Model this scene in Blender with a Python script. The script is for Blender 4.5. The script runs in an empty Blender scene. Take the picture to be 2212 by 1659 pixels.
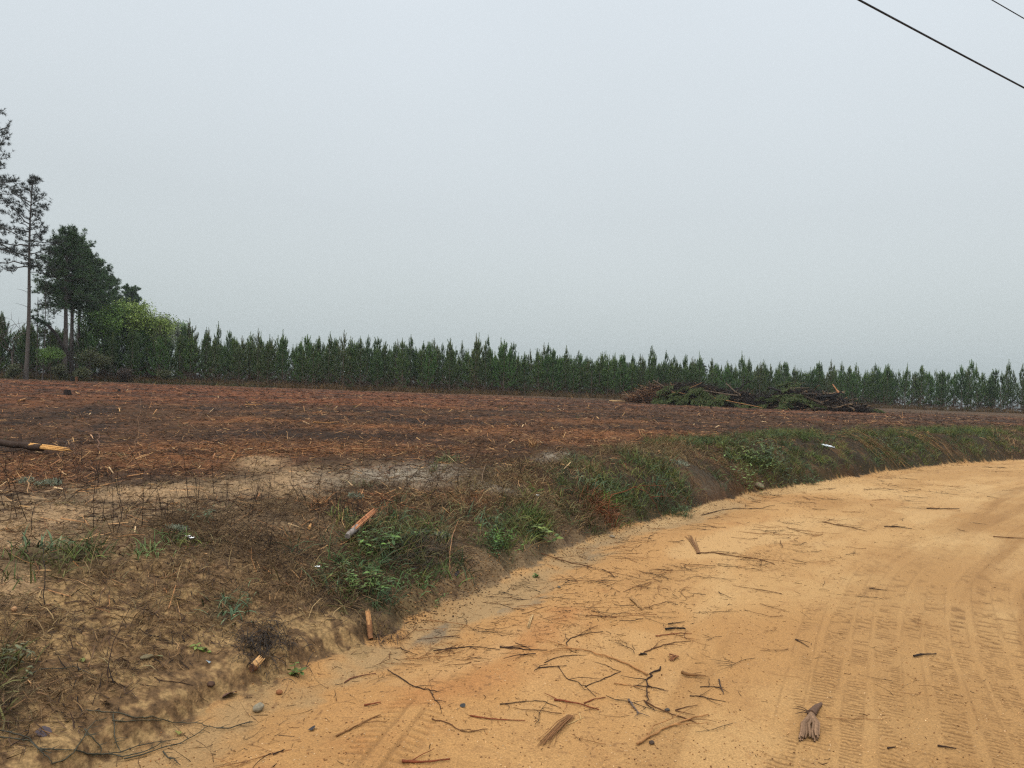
import bpy, math, random
import numpy as np
from mathutils import Vector, Matrix

# ------------------------------------------------------------------ camera, sky, sun, exposure
scene = bpy.context.scene
R = math.radians
FPX = 1600.0            # focal length, in pixels of a 2212 px wide view of the photograph
CU, CV = 1106.0, 829.5
EYE = 1.6
ROLL = R(1.5)
PITCH = R(0.0)
cd = bpy.data.cameras.new('camera'); cam = bpy.data.objects.new('camera', cd)
scene.collection.objects.link(cam); scene.camera = cam
cd.sensor_width = 36.0; cd.lens = 36.0*FPX/2212.0
cd.clip_start = 0.05; cd.clip_end = 3000
cam.matrix_world = Matrix.Translation((0, 0, EYE)) @ Matrix.Rotation(R(90)+PITCH, 4, 'X') @ Matrix.Rotation(ROLL, 4, 'Z')

world = bpy.data.worlds.new("World"); scene.world = world; world.use_nodes = True
wn = world.node_tree; wn.nodes.clear()
def wnode(t, **kw):
    n = wn.nodes.new(t)
    for k, v in kw.items(): setattr(n, k, v)
    return n
sky = wnode('ShaderNodeTexSky', sky_type='NISHITA'); sky.sun_disc = False
SUN_EL, SUN_AZ = R(52), R(200)
sky.sun_elevation = SUN_EL; sky.sun_rotation = SUN_AZ
sky.air_density = 2.0; sky.dust_density = 4.0; sky.ozone_density = 1.0
bgs = wnode('ShaderNodeBackground'); bgs.inputs['Strength'].default_value = 0.05
hs = wnode('ShaderNodeHueSaturation'); hs.inputs['Saturation'].default_value = 0.12
tc = wnode('ShaderNodeTexCoord'); sep = wnode('ShaderNodeSeparateXYZ')
nz = wnode('ShaderNodeTexNoise'); nz.inputs['Scale'].default_value = 1.6; nz.inputs['Detail'].default_value = 3.0
mp = wnode('ShaderNodeMapping'); mp.inputs['Scale'].default_value = (1, 1, 2.2)
ma = wnode('ShaderNodeMath', operation='MULTIPLY_ADD'); ma.inputs[1].default_value = 0.15; ma.inputs[2].default_value = -0.075
ad = wnode('ShaderNodeMath', operation='ADD')
ramp = wnode('ShaderNodeValToRGB')
SKYRAMP = [(0.0, (0.365, 0.425, 0.435)), (0.09, (0.380, 0.440, 0.455)), (0.24, (0.430, 0.485, 0.515)), (0.46, (0.530, 0.590, 0.640)),
           (0.56, (0.62, 0.68, 0.73)), (0.76, (1.65, 1.68, 1.74)), (1.0, (2.45, 2.45, 2.50))]
cr = ramp.color_ramp
while len(cr.elements) < len(SKYRAMP): cr.elements.new(0.5)
for e, (p, c) in zip(cr.elements, SKYRAMP): e.position = p; e.color = (*c, 1)
bgc = wnode('ShaderNodeBackground'); bgc.inputs['Strength'].default_value = 1.0
add = wnode('ShaderNodeAddShader'); wo = wnode('ShaderNodeOutputWorld')
L = wn.links.new
L(sky.outputs[0], hs.inputs['Color']); L(hs.outputs[0], bgs.inputs['Color'])
L(tc.outputs['Generated'], sep.inputs[0]); L(tc.outputs['Generated'], mp.inputs['Vector']); L(mp.outputs[0], nz.inputs['Vector'])
L(nz.outputs[0], ma.inputs[0]); L(sep.outputs['Z'], ad.inputs[0]); L(ma.outputs[0], ad.inputs[1]); L(ad.outputs[0], ramp.inputs[0])
L(ramp.outputs[0], bgc.inputs['Color'])
L(bgs.outputs[0], add.inputs[0]); L(bgc.outputs[0], add.inputs[1]); L(add.outputs[0], wo.inputs['Surface'])

sd = bpy.data.lights.new('sun', 'SUN'); sun = bpy.data.objects.new('sun', sd); scene.collection.objects.link(sun)
sd.energy = 1.2; sd.angle = R(25); sd.color = (1.0, 0.95, 0.88)
sdir = Vector((math.sin(SUN_AZ)*math.cos(SUN_EL), math.cos(SUN_AZ)*math.cos(SUN_EL), math.sin(SUN_EL)))
sun.rotation_euler = (-sdir).to_track_quat('-Z', 'Y').to_euler(); sun.location = sdir*50
scene.view_settings.view_transform = 'Standard'; scene.view_settings.look = 'None'
scene.view_settings.exposure = 0.0; scene.view_settings.gamma = 1.0
scene.cycles.max_bounces = 5; scene.cycles.diffuse_bounces = 2; scene.cycles.glossy_bounces = 1
scene.cycles.transmission_bounces = 2; scene.cycles.volume_bounces = 0
scene.cycles.use_denoising = False; scene.cycles.pixel_filter_type = 'BLACKMAN_HARRIS'; scene.cycles.filter_width = 1.3
LF = 1.55                # how much brighter than its albedo a level matt surface comes out

# ------------------------------------------------------------------ small tools
rng = np.random.default_rng(7)
def lin(c):
    c = np.asarray(c, dtype=np.float64)/255.0
    return np.where(c <= .04045, c/12.92, ((c+.055)/1.055)**2.4)
def alb(r, g, b, k=1.0): return (lin((r, g, b))/LF*k)

def _hash(ix, iy, seed):
    h = (ix.astype(np.int64)*374761393 + iy.astype(np.int64)*668265263 + seed*974634777) & 0xffffffff
    h = ((h ^ (h >> 13))*1274126177) & 0xffffffff
    h = ((h ^ (h >> 15))*2246822519) & 0xffffffff
    return ((h ^ (h >> 16)) & 0xffffff)/float(0xffffff)
def vnoise(x, y, seed=0):
    ix = np.floor(x); iy = np.floor(y); fx = x-ix; fy = y-iy
    fx = fx*fx*fx*(fx*(fx*6-15)+10); fy = fy*fy*fy*(fy*(fy*6-15)+10)
    a = _hash(ix, iy, seed); b = _hash(ix+1, iy, seed); c = _hash(ix, iy+1, seed); d = _hash(ix+1, iy+1, seed)
    return ((a*(1-fx)+b*fx)*(1-fy) + (c*(1-fx)+d*fx)*fy)*2-1
def fbm(x, y, scale, octs=4, seed=0, gain=.5):
    s = 0; a = 1.0; n = 0; f = 1.0/scale
    for o in range(octs):
        c, sn = math.cos(o*1.1), math.sin(o*1.1)
        s = s + a*vnoise((x*c-y*sn)*f+o*17.3, (x*sn+y*c)*f-o*9.1, seed+o*31); n += a; a *= gain; f *= 2.03
    return s/n
def sstep(a, b, x):
    t = np.clip((x-a)/(b-a), 0, 1); return t*t*(3-2*t)

cosr, sinr = math.cos(ROLL), math.sin(ROLL)
cp, sp_ = math.cos(PITCH), math.sin(PITCH)
def ray(u, v):
    xc = (u-CU)/FPX; yc = (CV-v)/FPX
    x = xc*cosr - yc*sinr; z = xc*sinr + yc*cosr
    return np.array((x, cp - z*sp_, sp_ + z*cp))
def flat(u, v):
    d = ray(u, v); t = -EYE/d[2]; return (d[0]*t, d[1]*t)

# ------------------------------------------------------------------ the foot of the bank, in metres on the ground
FOOT = [flat(*p) for p in [(2330, 962), (2212, 985), (2000, 1003), (1800, 1032), (1600, 1066), (1480, 1102), (1350, 1135), (1200, 1180),
                           (1080, 1232), (950, 1292), (820, 1362), (650, 1420), (560, 1462), (450, 1508), (330, 1580), (230, 1640)]][::-1]
FOOT = [(-2.6, -60), (-2.55, -8), (-2.4, -2), (-2.15, 1.6)] + FOOT[0:]
FOOT += [(FOOT[-1][0]+14, FOOT[-1][1]+7.5), (FOOT[-1][0]+60, FOOT[-1][1]+18), (FOOT[-1][0]+300, FOOT[-1][1]+30)]
FP = np.array(FOOT, dtype=np.float64)
SEG_A = FP[:-1]; SEG_D = FP[1:]-FP[:-1]; SEG_L = np.hypot(SEG_D[:, 0], SEG_D[:, 1]); ARC = np.concatenate([[0], np.cumsum(SEG_L)])
A0 = ARC[4]
def footdist(x, y):
    """s > 0 on the field side, < 0 on the road side; a = metres along the foot of the bank"""
    x = np.atleast_1d(np.asarray(x, float)); y = np.atleast_1d(np.asarray(y, float))
    best = np.full(x.shape, 1e18); s = np.zeros(x.shape); a = np.zeros(x.shape)
    for i in range(len(SEG_A)):
        ax, ay = SEG_A[i]; dx, dy = SEG_D[i]; l = SEG_L[i]
        px, py = x-ax, y-ay
        t = np.clip((px*dx+py*dy)/(l*l), 0, 1)
        ex, ey = px-t*dx, py-t*dy
        d2 = ex*ex+ey*ey; m = d2 < best
        cr_ = dx*py-dy*px
        best = np.where(m, d2, best); s = np.where(m, np.where(cr_ >= 0, 1, -1)*np.sqrt(d2), s); a = np.where(m, ARC[i]+t*l-A0, a)
    return s, a

TRA = np.array(flat(770, 1700)); TRB = np.array(flat(1010, 1400)); TRD = TRB-TRA; TRL = np.hypot(*TRD); TRD = TRD/TRL
TRK = np.array([flat(*p) for p in [(1560, 1990), (1640, 1659), (1700, 1450), (1755, 1300), (1880, 1190), (2060, 1105), (2212, 1050)]]+[(17.5, 19.5), (32, 29)])
def smooth_path(Pt, n=8):
    o = []
    for i in range(len(Pt)-1):
        p0, p1, p2, p3 = Pt[max(i-1, 0)], Pt[i], Pt[i+1], Pt[min(i+2, len(Pt)-1)]
        for t in np.arange(n)/n: o.append(.5*(2*p1+(p2-p0)*t+(2*p0-5*p1+4*p2-p3)*t*t+(3*p1-p0-3*p2+p3)*t**3))
    return np.array(o+[Pt[-1]])
TRK = smooth_path(TRK, 5)
def trackdist(x, y):
    best = np.full(x.shape, 1e18); t_ = np.zeros(x.shape); a_ = np.zeros(x.shape); acc = 0.0
    for i in range(len(TRK)-1):
        ax, ay = TRK[i]; dx, dy = TRK[i+1]-TRK[i]; l = math.hypot(dx, dy); px, py = x-ax, y-ay
        t = np.clip((px*dx+py*dy)/(l*l), 0, 1); ex, ey = px-t*dx, py-t*dy; d2 = ex*ex+ey*ey; m = d2 < best
        best = np.where(m, d2, best); t_ = np.where(m, np.where(dx*py-dy*px >= 0, 1, -1)*np.sqrt(d2), t_); a_ = np.where(m, acc+t*l, a_); acc += l
    return t_, a_
BANDS = []
_p = .02
for _k, (_w, _g, _a, _s) in enumerate([(.12, .03, .0018, .036), (.13, .02, .0022, .040), (.10, .05, .002, .034), (.14, .02, .003, .040), (.11, .02, .0028, .036), (.13, .04, .0032, .041), (.10, .02, .0026, .034), (.14, .02, .0034, .038), (.12, .06, .003, .040), (.13, .02, .0026, .036), (.12, .5, .0024, .038), (.16, .03, .0024, .042), (.15, .3, .0022, .038)]):
    BANDS.append((_p, _p-_w, _a, _s)); _p -= _w+_g
LAST_STRIP = [None]
def tread(s, a, x, y):
    s, a = trackdist(x, y)
    wob = .03*np.sin(a*.7)+.015*np.sin(a*1.9+1)
    out = np.zeros_like(s); m = np.zeros_like(s); rr0 = np.hypot(x, y); strip = np.zeros_like(s); LAST_STRIP[0] = strip
    for i, (s0, s1, amp, spc) in enumerate(BANDS):
        sw = s + wob*(1+.3*math.sin(i)) + .012*np.sin(a*1.3+i*2.1)
        c = (s0+s1)/2; h = abs(s0-s1)/2
        inside = sstep(h, h*.82, np.abs(sw-c))
        lug = np.sin(2*math.pi*(a/spc + np.abs(sw-c)*(3.0 if i % 2 else -2.0) + .5*vnoise(x*3, y*3, 60+i)+.25*vnoise(x*22, y*22, 61)))
        br = sstep(-.6, .2, vnoise(a*.45+i*7, sw*2.0, 70+i) + .5*vnoise(a*4, sw*14, 80+i)) 
        d = inside*br*(sstep(.25, .85, lug))*sstep(-.7, .1, vnoise(a*9, sw*9, 85+i))
        out -= d*amp*1.4*sstep(9, 6, rr0) + inside*amp*.12
        groove = sstep(.010, .0, np.abs(np.abs(sw-c)-h))*sstep(-.2, .5, vnoise(a*1.7, i*3.3+0*a, 90)+.5*vnoise(a*7, i*5.1+0*a, 91))
        out += groove*amp*.3; strip = np.maximum(strip, inside*sstep(-1.2, .3, vnoise(a*.6+i*5, i*2.2+0*a, 92)))
        fd = sstep(8.5, 5.0, rr0); m = np.maximum(m, np.maximum(d*(.9*fd+.22*(1-fd)), groove*.35)); LAST_STRIP[0] = strip
    # one stray pass cutting the verge sand at the lower left
    rx, ry = x-TRA[0], y-TRA[1]; al = rx*TRD[0]+ry*TRD[1]; ac = -rx*TRD[1]+ry*TRD[0]
    near = sstep(.16, .13, np.abs(ac))*sstep(-.1, .1, al)*sstep(TRL+.1, TRL-.1, al)
    lug = sstep(-.1, .7, np.sin(2*math.pi*(al/.052+np.abs(ac)*4)))*sstep(.03, .07, np.abs(ac)) 
    gr = sstep(.02, .0, np.abs(np.abs(ac)-.045))
    near = near*sstep(-.5, .3, vnoise(x*6, y*6, 95)); out -= near*(lug*.006 + gr*.006+.003); m = np.maximum(m, near*np.maximum(lug*.35, gr*.45))
    return out, m

def H(x, y, s=None, a=None, want=False):
    x = np.atleast_1d(np.asarray(x, float)); y = np.atleast_1d(np.asarray(y, float))
    if s is None: s, a = footdist(x, y)
    r = np.hypot(x, y); k = np.minimum(1, 160/np.maximum(r, 1e-6))
    tilt = (-.011*x-.006*y)*k*sstep(15, 50, r)
    tilt = tilt - 9.0*sstep(150, 420, r)*sstep(.30, .5, x/np.maximum(np.abs(y), 1))*(y > 0)
    se = s + .16*fbm(x, y, 1.3, 3, 5) + .05*vnoise(x*5, y*5, 6)
    hb = .40 + .17*sstep(3, 9, a)
    w = 2.3 - 1.15*sstep(2, 7, a)
    prof = np.clip(se/w, 0, 1); prof = 1-(1-prof)**1.9
    bank = hb*prof + .05*sstep(0, .10, se)
    ditch = -.055*np.exp(-((se+.30)/.24)**2) + .028*np.exp(-((se+.95)/.28)**2)
    road_cr = -.02*sstep(-1.2, -6, s)
    far = s < -8.3
    other = .35*sstep(-8.3, -9.6, s)
    onroad = sstep(.0, -.25, se)*sstep(-8.6, -8.2, s)
    fieldm = sstep(.05, .8, se)+sstep(-8.4, -9, s)
    rough = .035*fbm(x, y, 1.1, 3, 11) + .035*fbm(x, y, .38, 4, 12) + .012*vnoise(x*14, y*14, 13)
    rough = rough + .016*fbm(x, y, .13, 3, 16)
    rough = rough + sstep(9, 18, r)*(.06*fbm(x, y, 3.2, 3, 14)+.05*np.maximum(0, fbm(x, y, .9, 3, 15)))
    rroad = .006*fbm(x, y, .5, 3, 21)+.0035*fbm(x, y, .12, 3, 22)+.0016*vnoise(x*45, y*45, 23)+.012*fbm(x, y, 2.4, 2, 24)
    tr, tm = tread(s, a, x, y)
    z = tilt + bank + ditch + road_cr + other + rough*np.clip(fieldm, 0, 1) + (rroad + tr)*onroad + (1-onroad)*(1-np.clip(fieldm, 0, 1))*.012*fbm(x, y, .2, 3, 25)
    if want: return z, se, tm*onroad, LAST_STRIP[0]*onroad
    return z
def h1(x, y): return float(H(x, y)[0])
_t = 2.0*1.006**np.arange(0, 830)
def G(u, v, lift=0.0):
    """the point where the line of sight through (u, v) meets the ground as built"""
    d = ray(u, v); x = d[0]*_t; y = d[1]*_t; z = EYE+d[2]*_t
    hit = np.nonzero(z < H(x, y))[0]
    i = hit[0] if len(hit) else len(_t)-1
    lo, hi = _t[max(i-1, 0)], _t[i]
    for _ in range(2):
        tt = np.linspace(lo, hi, 24); hit = np.nonzero(EYE+d[2]*tt < H(d[0]*tt, d[1]*tt))[0]
        q = hit[0] if len(hit) else 23
        lo, hi = tt[max(q-1, 0)], tt[q]
    t = (lo+hi)/2
    return Vector((d[0]*t, d[1]*t, h1(d[0]*t, d[1]*t)+lift))
def P(u, dist, lift=0.0):
    x = dist*(u-CU)/FPX; return Vector((x, dist, h1(x, dist)+lift))

# ------------------------------------------------------------------ mesh tools
COLL = scene.collection
def mesh(name, V, F, col=None, mats=None, smooth=False, uv=None):
    V = np.ascontiguousarray(V, dtype=np.float32)
    Fs = F if isinstance(F, list) else [F]
    Fs = [np.asarray(f, dtype=np.int32) for f in Fs if len(f)]
    me = bpy.data.meshes.new(name)
    me.vertices.add(len(V)); me.vertices.foreach_set('co', V.ravel())
    lv = np.concatenate([f.ravel() for f in Fs]); tot = np.concatenate([np.full(len(f), f.shape[1], np.int32) for f in Fs])
    st = np.concatenate([[0], np.cumsum(tot)[:-1]]).astype(np.int32)
    me.loops.add(len(lv)); me.loops.foreach_set('vertex_index', lv)
    me.polygons.add(len(tot)); me.polygons.foreach_set('loop_start', st); me.polygons.foreach_set('loop_total', tot)
    if smooth: me.polygons.foreach_set('use_smooth', np.ones(len(tot), bool))
    me.update(calc_edges=True); me.validate()
    if col is not None:
        ca = me.color_attributes.new('Col', 'FLOAT_COLOR', 'POINT')
        c = np.ones((len(V), 4), np.float32); c[:, :3] = col; ca.data.foreach_set('color', c.ravel())
    for m in (mats if isinstance(mats, (list, tuple)) else [mats] if mats else []): me.materials.append(m)
    return me
def put(name, me, parent=None, loc=(0, 0, 0), rot=None, scale=None):
    o = bpy.data.objects.new(name, me); COLL.objects.link(o); o.location = loc
    if rot is not None: o.rotation_euler = rot
    if scale is not None: o.scale = scale if hasattr(scale, '__len__') else (scale,)*3
    if parent is not None: o.parent = parent
    return o
def tag(o, label=None, cat=None, group=None, kind=None):
    if label: o['label'] = label
    if cat: o['category'] = cat
    if group: o['group'] = group
    if kind: o['kind'] = kind
    return o
class MB:
    def __init__(s): s.V = []; s.F = {3: [], 4: []}; s.C = []; s.n = 0
    def add(s, V, F, c):
        V = np.asarray(V, float).reshape(-1, 3); F = np.asarray(F, int)
        s.V.append(V); s.F[F.shape[1]].append(F+s.n); s.n += len(V)
        c = np.asarray(c, float); s.C.append(np.broadcast_to(c, (len(V), 3)) if c.ndim < 2 else c)
    def mesh(s, name, mats, smooth=False):
        return mesh(name, np.concatenate(s.V), [np.concatenate(f) for f in s.F.values() if f], np.concatenate(s.C), mats, smooth)

def nrm(v): return v/np.maximum(np.linalg.norm(v, axis=-1, keepdims=True), 1e-9)
def tubes(C, rad, m=3):
    """C (n,k,3) centre lines, rad (n,k) -> closed round strands"""
    n, k, _ = C.shape
    T = np.gradient(C, axis=1); T = nrm(T)
    up = np.where(np.abs(T[..., 2:3]) > .9, np.array([1., 0, 0]), np.array([0., 0, 1.]))
    A = nrm(np.cross(T, up)); B = np.cross(A, T)
    ang = np.arange(m)*2*math.pi/m
    V = C[:, :, None, :] + rad[:, :, None, None]*(np.cos(ang)[None, None, :, None]*A[:, :, None, :]+np.sin(ang)[None, None, :, None]*B[:, :, None, :])
    i = np.arange(n)[:, None, None]*k*m; j = np.arange(k-1)[None, :, None]*m; q = np.arange(m)[None, None, :]; q2 = (q+1) % m
    F = np.stack([i+j+q, i+j+q2, i+j+m+q2, i+j+m+q], -1).reshape(-1, 4)
    return V.reshape(-1, 3), F
def ribbons(C, W, roll=None):
    """C (n,k,3), W (n,k) half widths -> blades; roll tips the blade about its own line"""
    n, k, _ = C.shape
    T = nrm(np.gradient(C, axis=1))
    up = np.where(np.abs(T[..., 2:3]) > .95, np.array([0., 1., 0]), np.array([0., 0, 1.]))
    A = nrm(np.cross(T, up)); B = np.cross(A, T)
    if roll is not None: 
        r = roll[:, None, None]; A = A*np.cos(r)+B*np.sin(r)
    V = np.stack([C-A*W[..., None], C+A*W[..., None]], 2)
    i = np.arange(n)[:, None]*k*2; j = np.arange(k-1)[None, :]*2
    F = np.stack([i+j, i+j+1, i+j+3, i+j+2], -1).reshape(-1, 4)
    return V.reshape(-1, 3), F
def arcs(P0, az, el, Ln, bend, k, swirl=None):
    """centre lines starting at P0, heading az / el, el changing by bend and az by swirl along the length"""
    n = len(P0); t = np.linspace(0, 1, k)
    C = np.zeros((n, k, 3)); C[:, 0] = P0
    for j in range(1, k):
        tt = (t[j]+t[j-1])/2
        e = el+bend*tt; a = az+(swirl*tt if swirl is not None else 0)
        st = Ln/(k-1)
        C[:, j, 0] = C[:, j-1, 0]+np.cos(e)*np.cos(a)*st
        C[:, j, 1] = C[:, j-1, 1]+np.cos(e)*np.sin(a)*st
        C[:, j, 2] = C[:, j-1, 2]+np.sin(e)*st
    return C
def path_tube(pts, radii, m=6):
    return tubes(np.asarray(pts, float)[None], np.asarray(radii, float)[None], m)
def cap_cone(pts, radii, m, c, mb, capc=None):
    V, F = path_tube(pts, radii, m); mb.add(V, F, c)
    for idx, ring in ((0, V[:m]), (-1, V[-m:])):
        ctr = ring.mean(0); VV = np.vstack([ring, ctr]); q = np.arange(m)
        mb.add(VV, np.stack([q, (q+1) % m, np.full(m, m)], -1), c if capc is None else capc)

# ------------------------------------------------------------------ materials
def material(name, noise=(20.0, .35), rough=.85, bump=0.0, bscale=60.0, spec=.2, trans=0.0, two=False, base=None):
    m = bpy.data.materials.new(name); m.use_nodes = True; nt = m.node_tree; b = nt.nodes['Principled BSDF']
    at = nt.nodes.new('ShaderNodeAttribute'); at.attribute_name = 'Col'
    src = at.outputs['Color']
    if base is not None:
        rg = nt.nodes.new('ShaderNodeRGB'); rg.outputs[0].default_value = (*base, 1); src = rg.outputs[0]
    tx = nt.nodes.new('ShaderNodeTexCoord'); n = nt.nodes.new('ShaderNodeTexNoise'); n.inputs['Scale'].default_value = noise[0]; n.inputs['Detail'].default_value = 6; n.inputs['Roughness'].default_value = .65
    nt.links.new(tx.outputs['Object'], n.inputs['Vector'])
    mr = nt.nodes.new('ShaderNodeMapRange'); mr.inputs['From Min'].default_value = .3; mr.inputs['From Max'].default_value = .7
    mr.inputs['To Min'].default_value = 1-noise[1]; mr.inputs['To Max'].default_value = 1+noise[1]
    nt.links.new(n.outputs[0], mr.inputs['Value'])
    mx = nt.nodes.new('ShaderNodeVectorMath'); mx.operation = 'SCALE'
    nt.links.new(src, mx.inputs[0]); nt.links.new(mr.outputs[0], mx.inputs['Scale'])
    nt.links.new(mx.outputs[0], b.inputs['Base Color'])
    b.inputs['Roughness'].default_value = rough; b.inputs['Specular IOR Level'].default_value = spec
    if bump:
        n2 = nt.nodes.new('ShaderNodeTexNoise'); n2.inputs['Scale'].default_value = bscale; n2.inputs['Detail'].default_value = 8
        nt.links.new(tx.outputs['Object'], n2.inputs['Vector'])
        bp = nt.nodes.new('ShaderNodeBump'); bp.inputs['Strength'].default_value = bump; bp.inputs['Distance'].default_value = .01
        nt.links.new(n2.outputs[0], bp.inputs['Height']); nt.links.new(bp.outputs[0], b.inputs['Normal'])
    return m
M_GROUND = material('ground_soil', (42.0, .55), .95, .8, 70, .15)
M_SAND = material('road_sand', (110.0, .34), .92, .6, 140, .18)
M_LITTER = material('plant_litter', (40.0, .25), .9)
M_WOOD = material('split_wood', (60.0, .30), .85, .3, 120)
M_BARK = material('bark', (25.0, .40), .9, .6, 40)
M_NEEDLE = material('pine_needles', (6.0, .30), .7, spec=.3)
M_LEAF = material('leaves', (30.0, .25), .6, spec=.35)
M_GRASS = material('grass_blades', (30.0, .25), .75)
M_STONE = material('stone', (35.0, .30), .85, .4, 60)

# ------------------------------------------------------------------ terrain: one sheet, split between road and ground along the grid
rr = [0.4, 0.8, 1.2, 1.6, 2.0, 2.4]
while rr[-1] < 480:
    r_ = rr[-1]
    rr.append(r_ + (max(min(r_*r_/1184*.85, .0062*r_), .004) if r_ < 135 else r_*.06))
rr = np.array(rr)
fine = np.radians(np.arange(-39, 39.001, .082)); coarse = np.radians(np.arange(42, 318.1, 4.0))
th = np.concatenate([fine, coarse]); nth = len(th); nr = len(rr)
TH, RR = np.meshgrid(th, rr)
X = (RR*np.sin(TH)).ravel(); Y = (RR*np.cos(TH)).ravel()
S, A = footdist(X, Y)
Z, SE, TM, STR = H(X, Y, S, A, True); TT, TA = trackdist(X, Y)
R_ = np.hypot(X, Y)

def mixc(c, d, m): m = np.clip(m, 0, 1)[:, None]; return c*(1-m)+d*m
N1 = fbm(X, Y, 2.2, 4, 101); N2 = fbm(X, Y, .5, 4, 102); N3 = fbm(X, Y, .14, 4, 103); N4 = fbm(X, Y, 7.0, 4, 104); N5 = vnoise(X*40, Y*40, 105)
def blobs(lst, x, y):
    """soft patches round world points: (x, y, rx, ry, rotation)"""
    m = np.zeros_like(x)
    for (cx, cy, rx, ry, ro) in lst:
        dx, dy = x-cx, y-cy; c, s_ = math.cos(ro), math.sin(ro)
        q = ((dx*c+dy*s_)/rx)**2+((-dx*s_+dy*c)/ry)**2
        m = np.maximum(m, np.exp(-q*1.2))
    return m
def blob(u, v, wu, wv):
    """a patch centred where (u, v) is seen on the ground; widths in photograph pixels turned to metres"""
    g = G(u, v); d = math.hypot(g.x, g.y); dv = ray(u, v)
    e = EYE-g.z
    return (g.x, g.y, wu*d/FPX, wv*d*d/(FPX*e), -math.atan2(g.x, g.y))
BARE = [blob(880, 1025, 170, 22), blob(640, 1040, 120, 26), blob(560, 1000, 60, 18), blob(330, 1060, 150, 22), blob(40, 1150, 70, 45), blob(120, 1105, 80, 20),
        blob(1480, 1000, 110, 12), blob(1210, 990, 60, 8), blob(1080, 1050, 90, 8), blob(30, 1240, 60, 50)]
STRAW = [blob(420, 975, 260, 28), blob(60, 1010, 120, 30), blob(760, 965, 260, 14), blob(900, 925, 240, 8), blob(1380, 935, 210, 9), blob(1300, 948, 90, 7), blob(1250, 955, 160, 8),
         blob(800, 1085, 100, 14), blob(1000, 1078, 120, 14), blob(1150, 1040, 70, 8), blob(560, 905, 150, 5), blob(1500, 975, 130, 8), blob(1180, 1065, 90, 10)]
GREEN = [blob(820, 1230, 150, 75), blob(120, 1200, 120, 25), blob(400, 1175, 80, 20), blob(1400, 1060, 130, 40), blob(1070, 1175, 60, 25), blob(1700, 985, 170, 32),
         blob(1600, 960, 120, 18), blob(1900, 965, 150, 20), blob(2060, 950, 150, 16), blob(1250, 1075, 90, 25), blob(1130, 1140, 90, 30), blob(480, 1320, 40, 25), blob(10, 1460, 45, 60)]
g_soil = mixc(np.tile(alb(112, 92, 68), (len(X), 1)), alb(150, 124, 92), sstep(-.25, .45, N2+.5*N3))
g_soil = mixc(g_soil, alb(74, 58, 44), .8*sstep(.1, .5, N3*.7+N1*.5))
nearf = sstep(6.5, 4.6, R_+N1*.8)
NF = fbm(X, Y, .05, 3, 140)
g_near = mixc(np.tile(alb(158, 128, 86), (len(X), 1)), alb(126, 98, 66), sstep(-.25, .3, N2*.6+N3*.5+NF*.9+.1))
g_near = mixc(g_near, alb(76, 58, 41), .55*sstep(.05, .45, N3*.3+NF*1.1))
gc = mixc(g_soil, g_near, nearf)
# mulch of the cleared field
dark = np.tile(alb(82, 57, 35), (len(X), 1)); dark = mixc(dark, alb(46, 34, 24), sstep(-.1, .4, N2*.5+N1*.7)); dark = mixc(dark, alb(112, 78, 56), sstep(.15, .55, N3+.3*N2)*.6)
orng = mixc(np.tile(alb(134, 86, 50), (len(X), 1)), alb(84, 56, 36), sstep(-.1, .4, N2*.7+N1*.5)); orng = mixc(orng, alb(182, 124, 82), sstep(.2, .6, N3)*.6)
redd = mixc(np.tile(alb(118, 70, 40), (len(X), 1)), alb(74, 50, 34), sstep(-.1, .5, N1*.8+N2*.6))
purp = mixc(np.tile(alb(96, 65, 41), (len(X), 1)), alb(66, 47, 32), sstep(-.3, .3, N1*.8+N2*.5)); purp = mixc(purp, alb(116, 74, 46), sstep(.1, .5, N4+.5*N2))
fld = sstep(8.0, 10.5, R_+N1*1.5)
side = sstep(-.18, .12, X/np.maximum(Y, 1)+.10*N4)
farc = mixc(dark, mixc(redd, purp, side), sstep(24, 32, R_+5*N4+2*N1))
farc = mixc(farc, alb(56, 42, 31), .65*sstep(.05, .5, fbm(X*.45, Y, 4.5, 4, 170)+.35*N2)); gc = mixc(gc, farc, fld)
strawm = np.clip(blobs(STRAW, X, Y)*1.5+N2*.5+N1*.25-.2, 0, 1); gc = mixc(gc, orng, strawm*.75)
band2 = sstep(.15, .5, fbm(X*.35, Y, 3.0, 4, 120))*sstep(11, 15, R_)*.6; gc = mixc(gc, orng, .7*band2*sstep(60, 30, R_))
barem = np.clip(blobs(BARE, X, Y)*1.7+N2*.45+N1*.25-.35, 0, 1)
bare = mixc(np.tile(alb(158, 146, 126), (len(X), 1)), alb(122, 108, 92), sstep(-.2, .4, N3+N2*.5))
bare = mixc(bare, alb(164, 134, 98), sstep(-.2, -.32, X/np.maximum(Y, 1)))
gc = mixc(gc, bare, barem*.92*sstep(-.05, .3, SE))
greenm = np.clip(blobs(GREEN, X, Y)*1.4+N2*.4-.25, 0, 1); gc = mixc(gc, alb(56, 54, 36), greenm*.8)
bankd = sstep(0.0, .25, SE)*sstep(1.9, 1.0, SE)*sstep(4, 8, A); gc = mixc(gc, mixc(np.tile(alb(54, 46, 34), (len(X), 1)), alb(98, 74, 50), sstep(-.1, .5, N3+N2*.6)), bankd*.85)
# litter under the trees
woods = sstep(80, 88, R_); gc = mixc(gc, alb(84, 72, 52), woods*.5)
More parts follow.
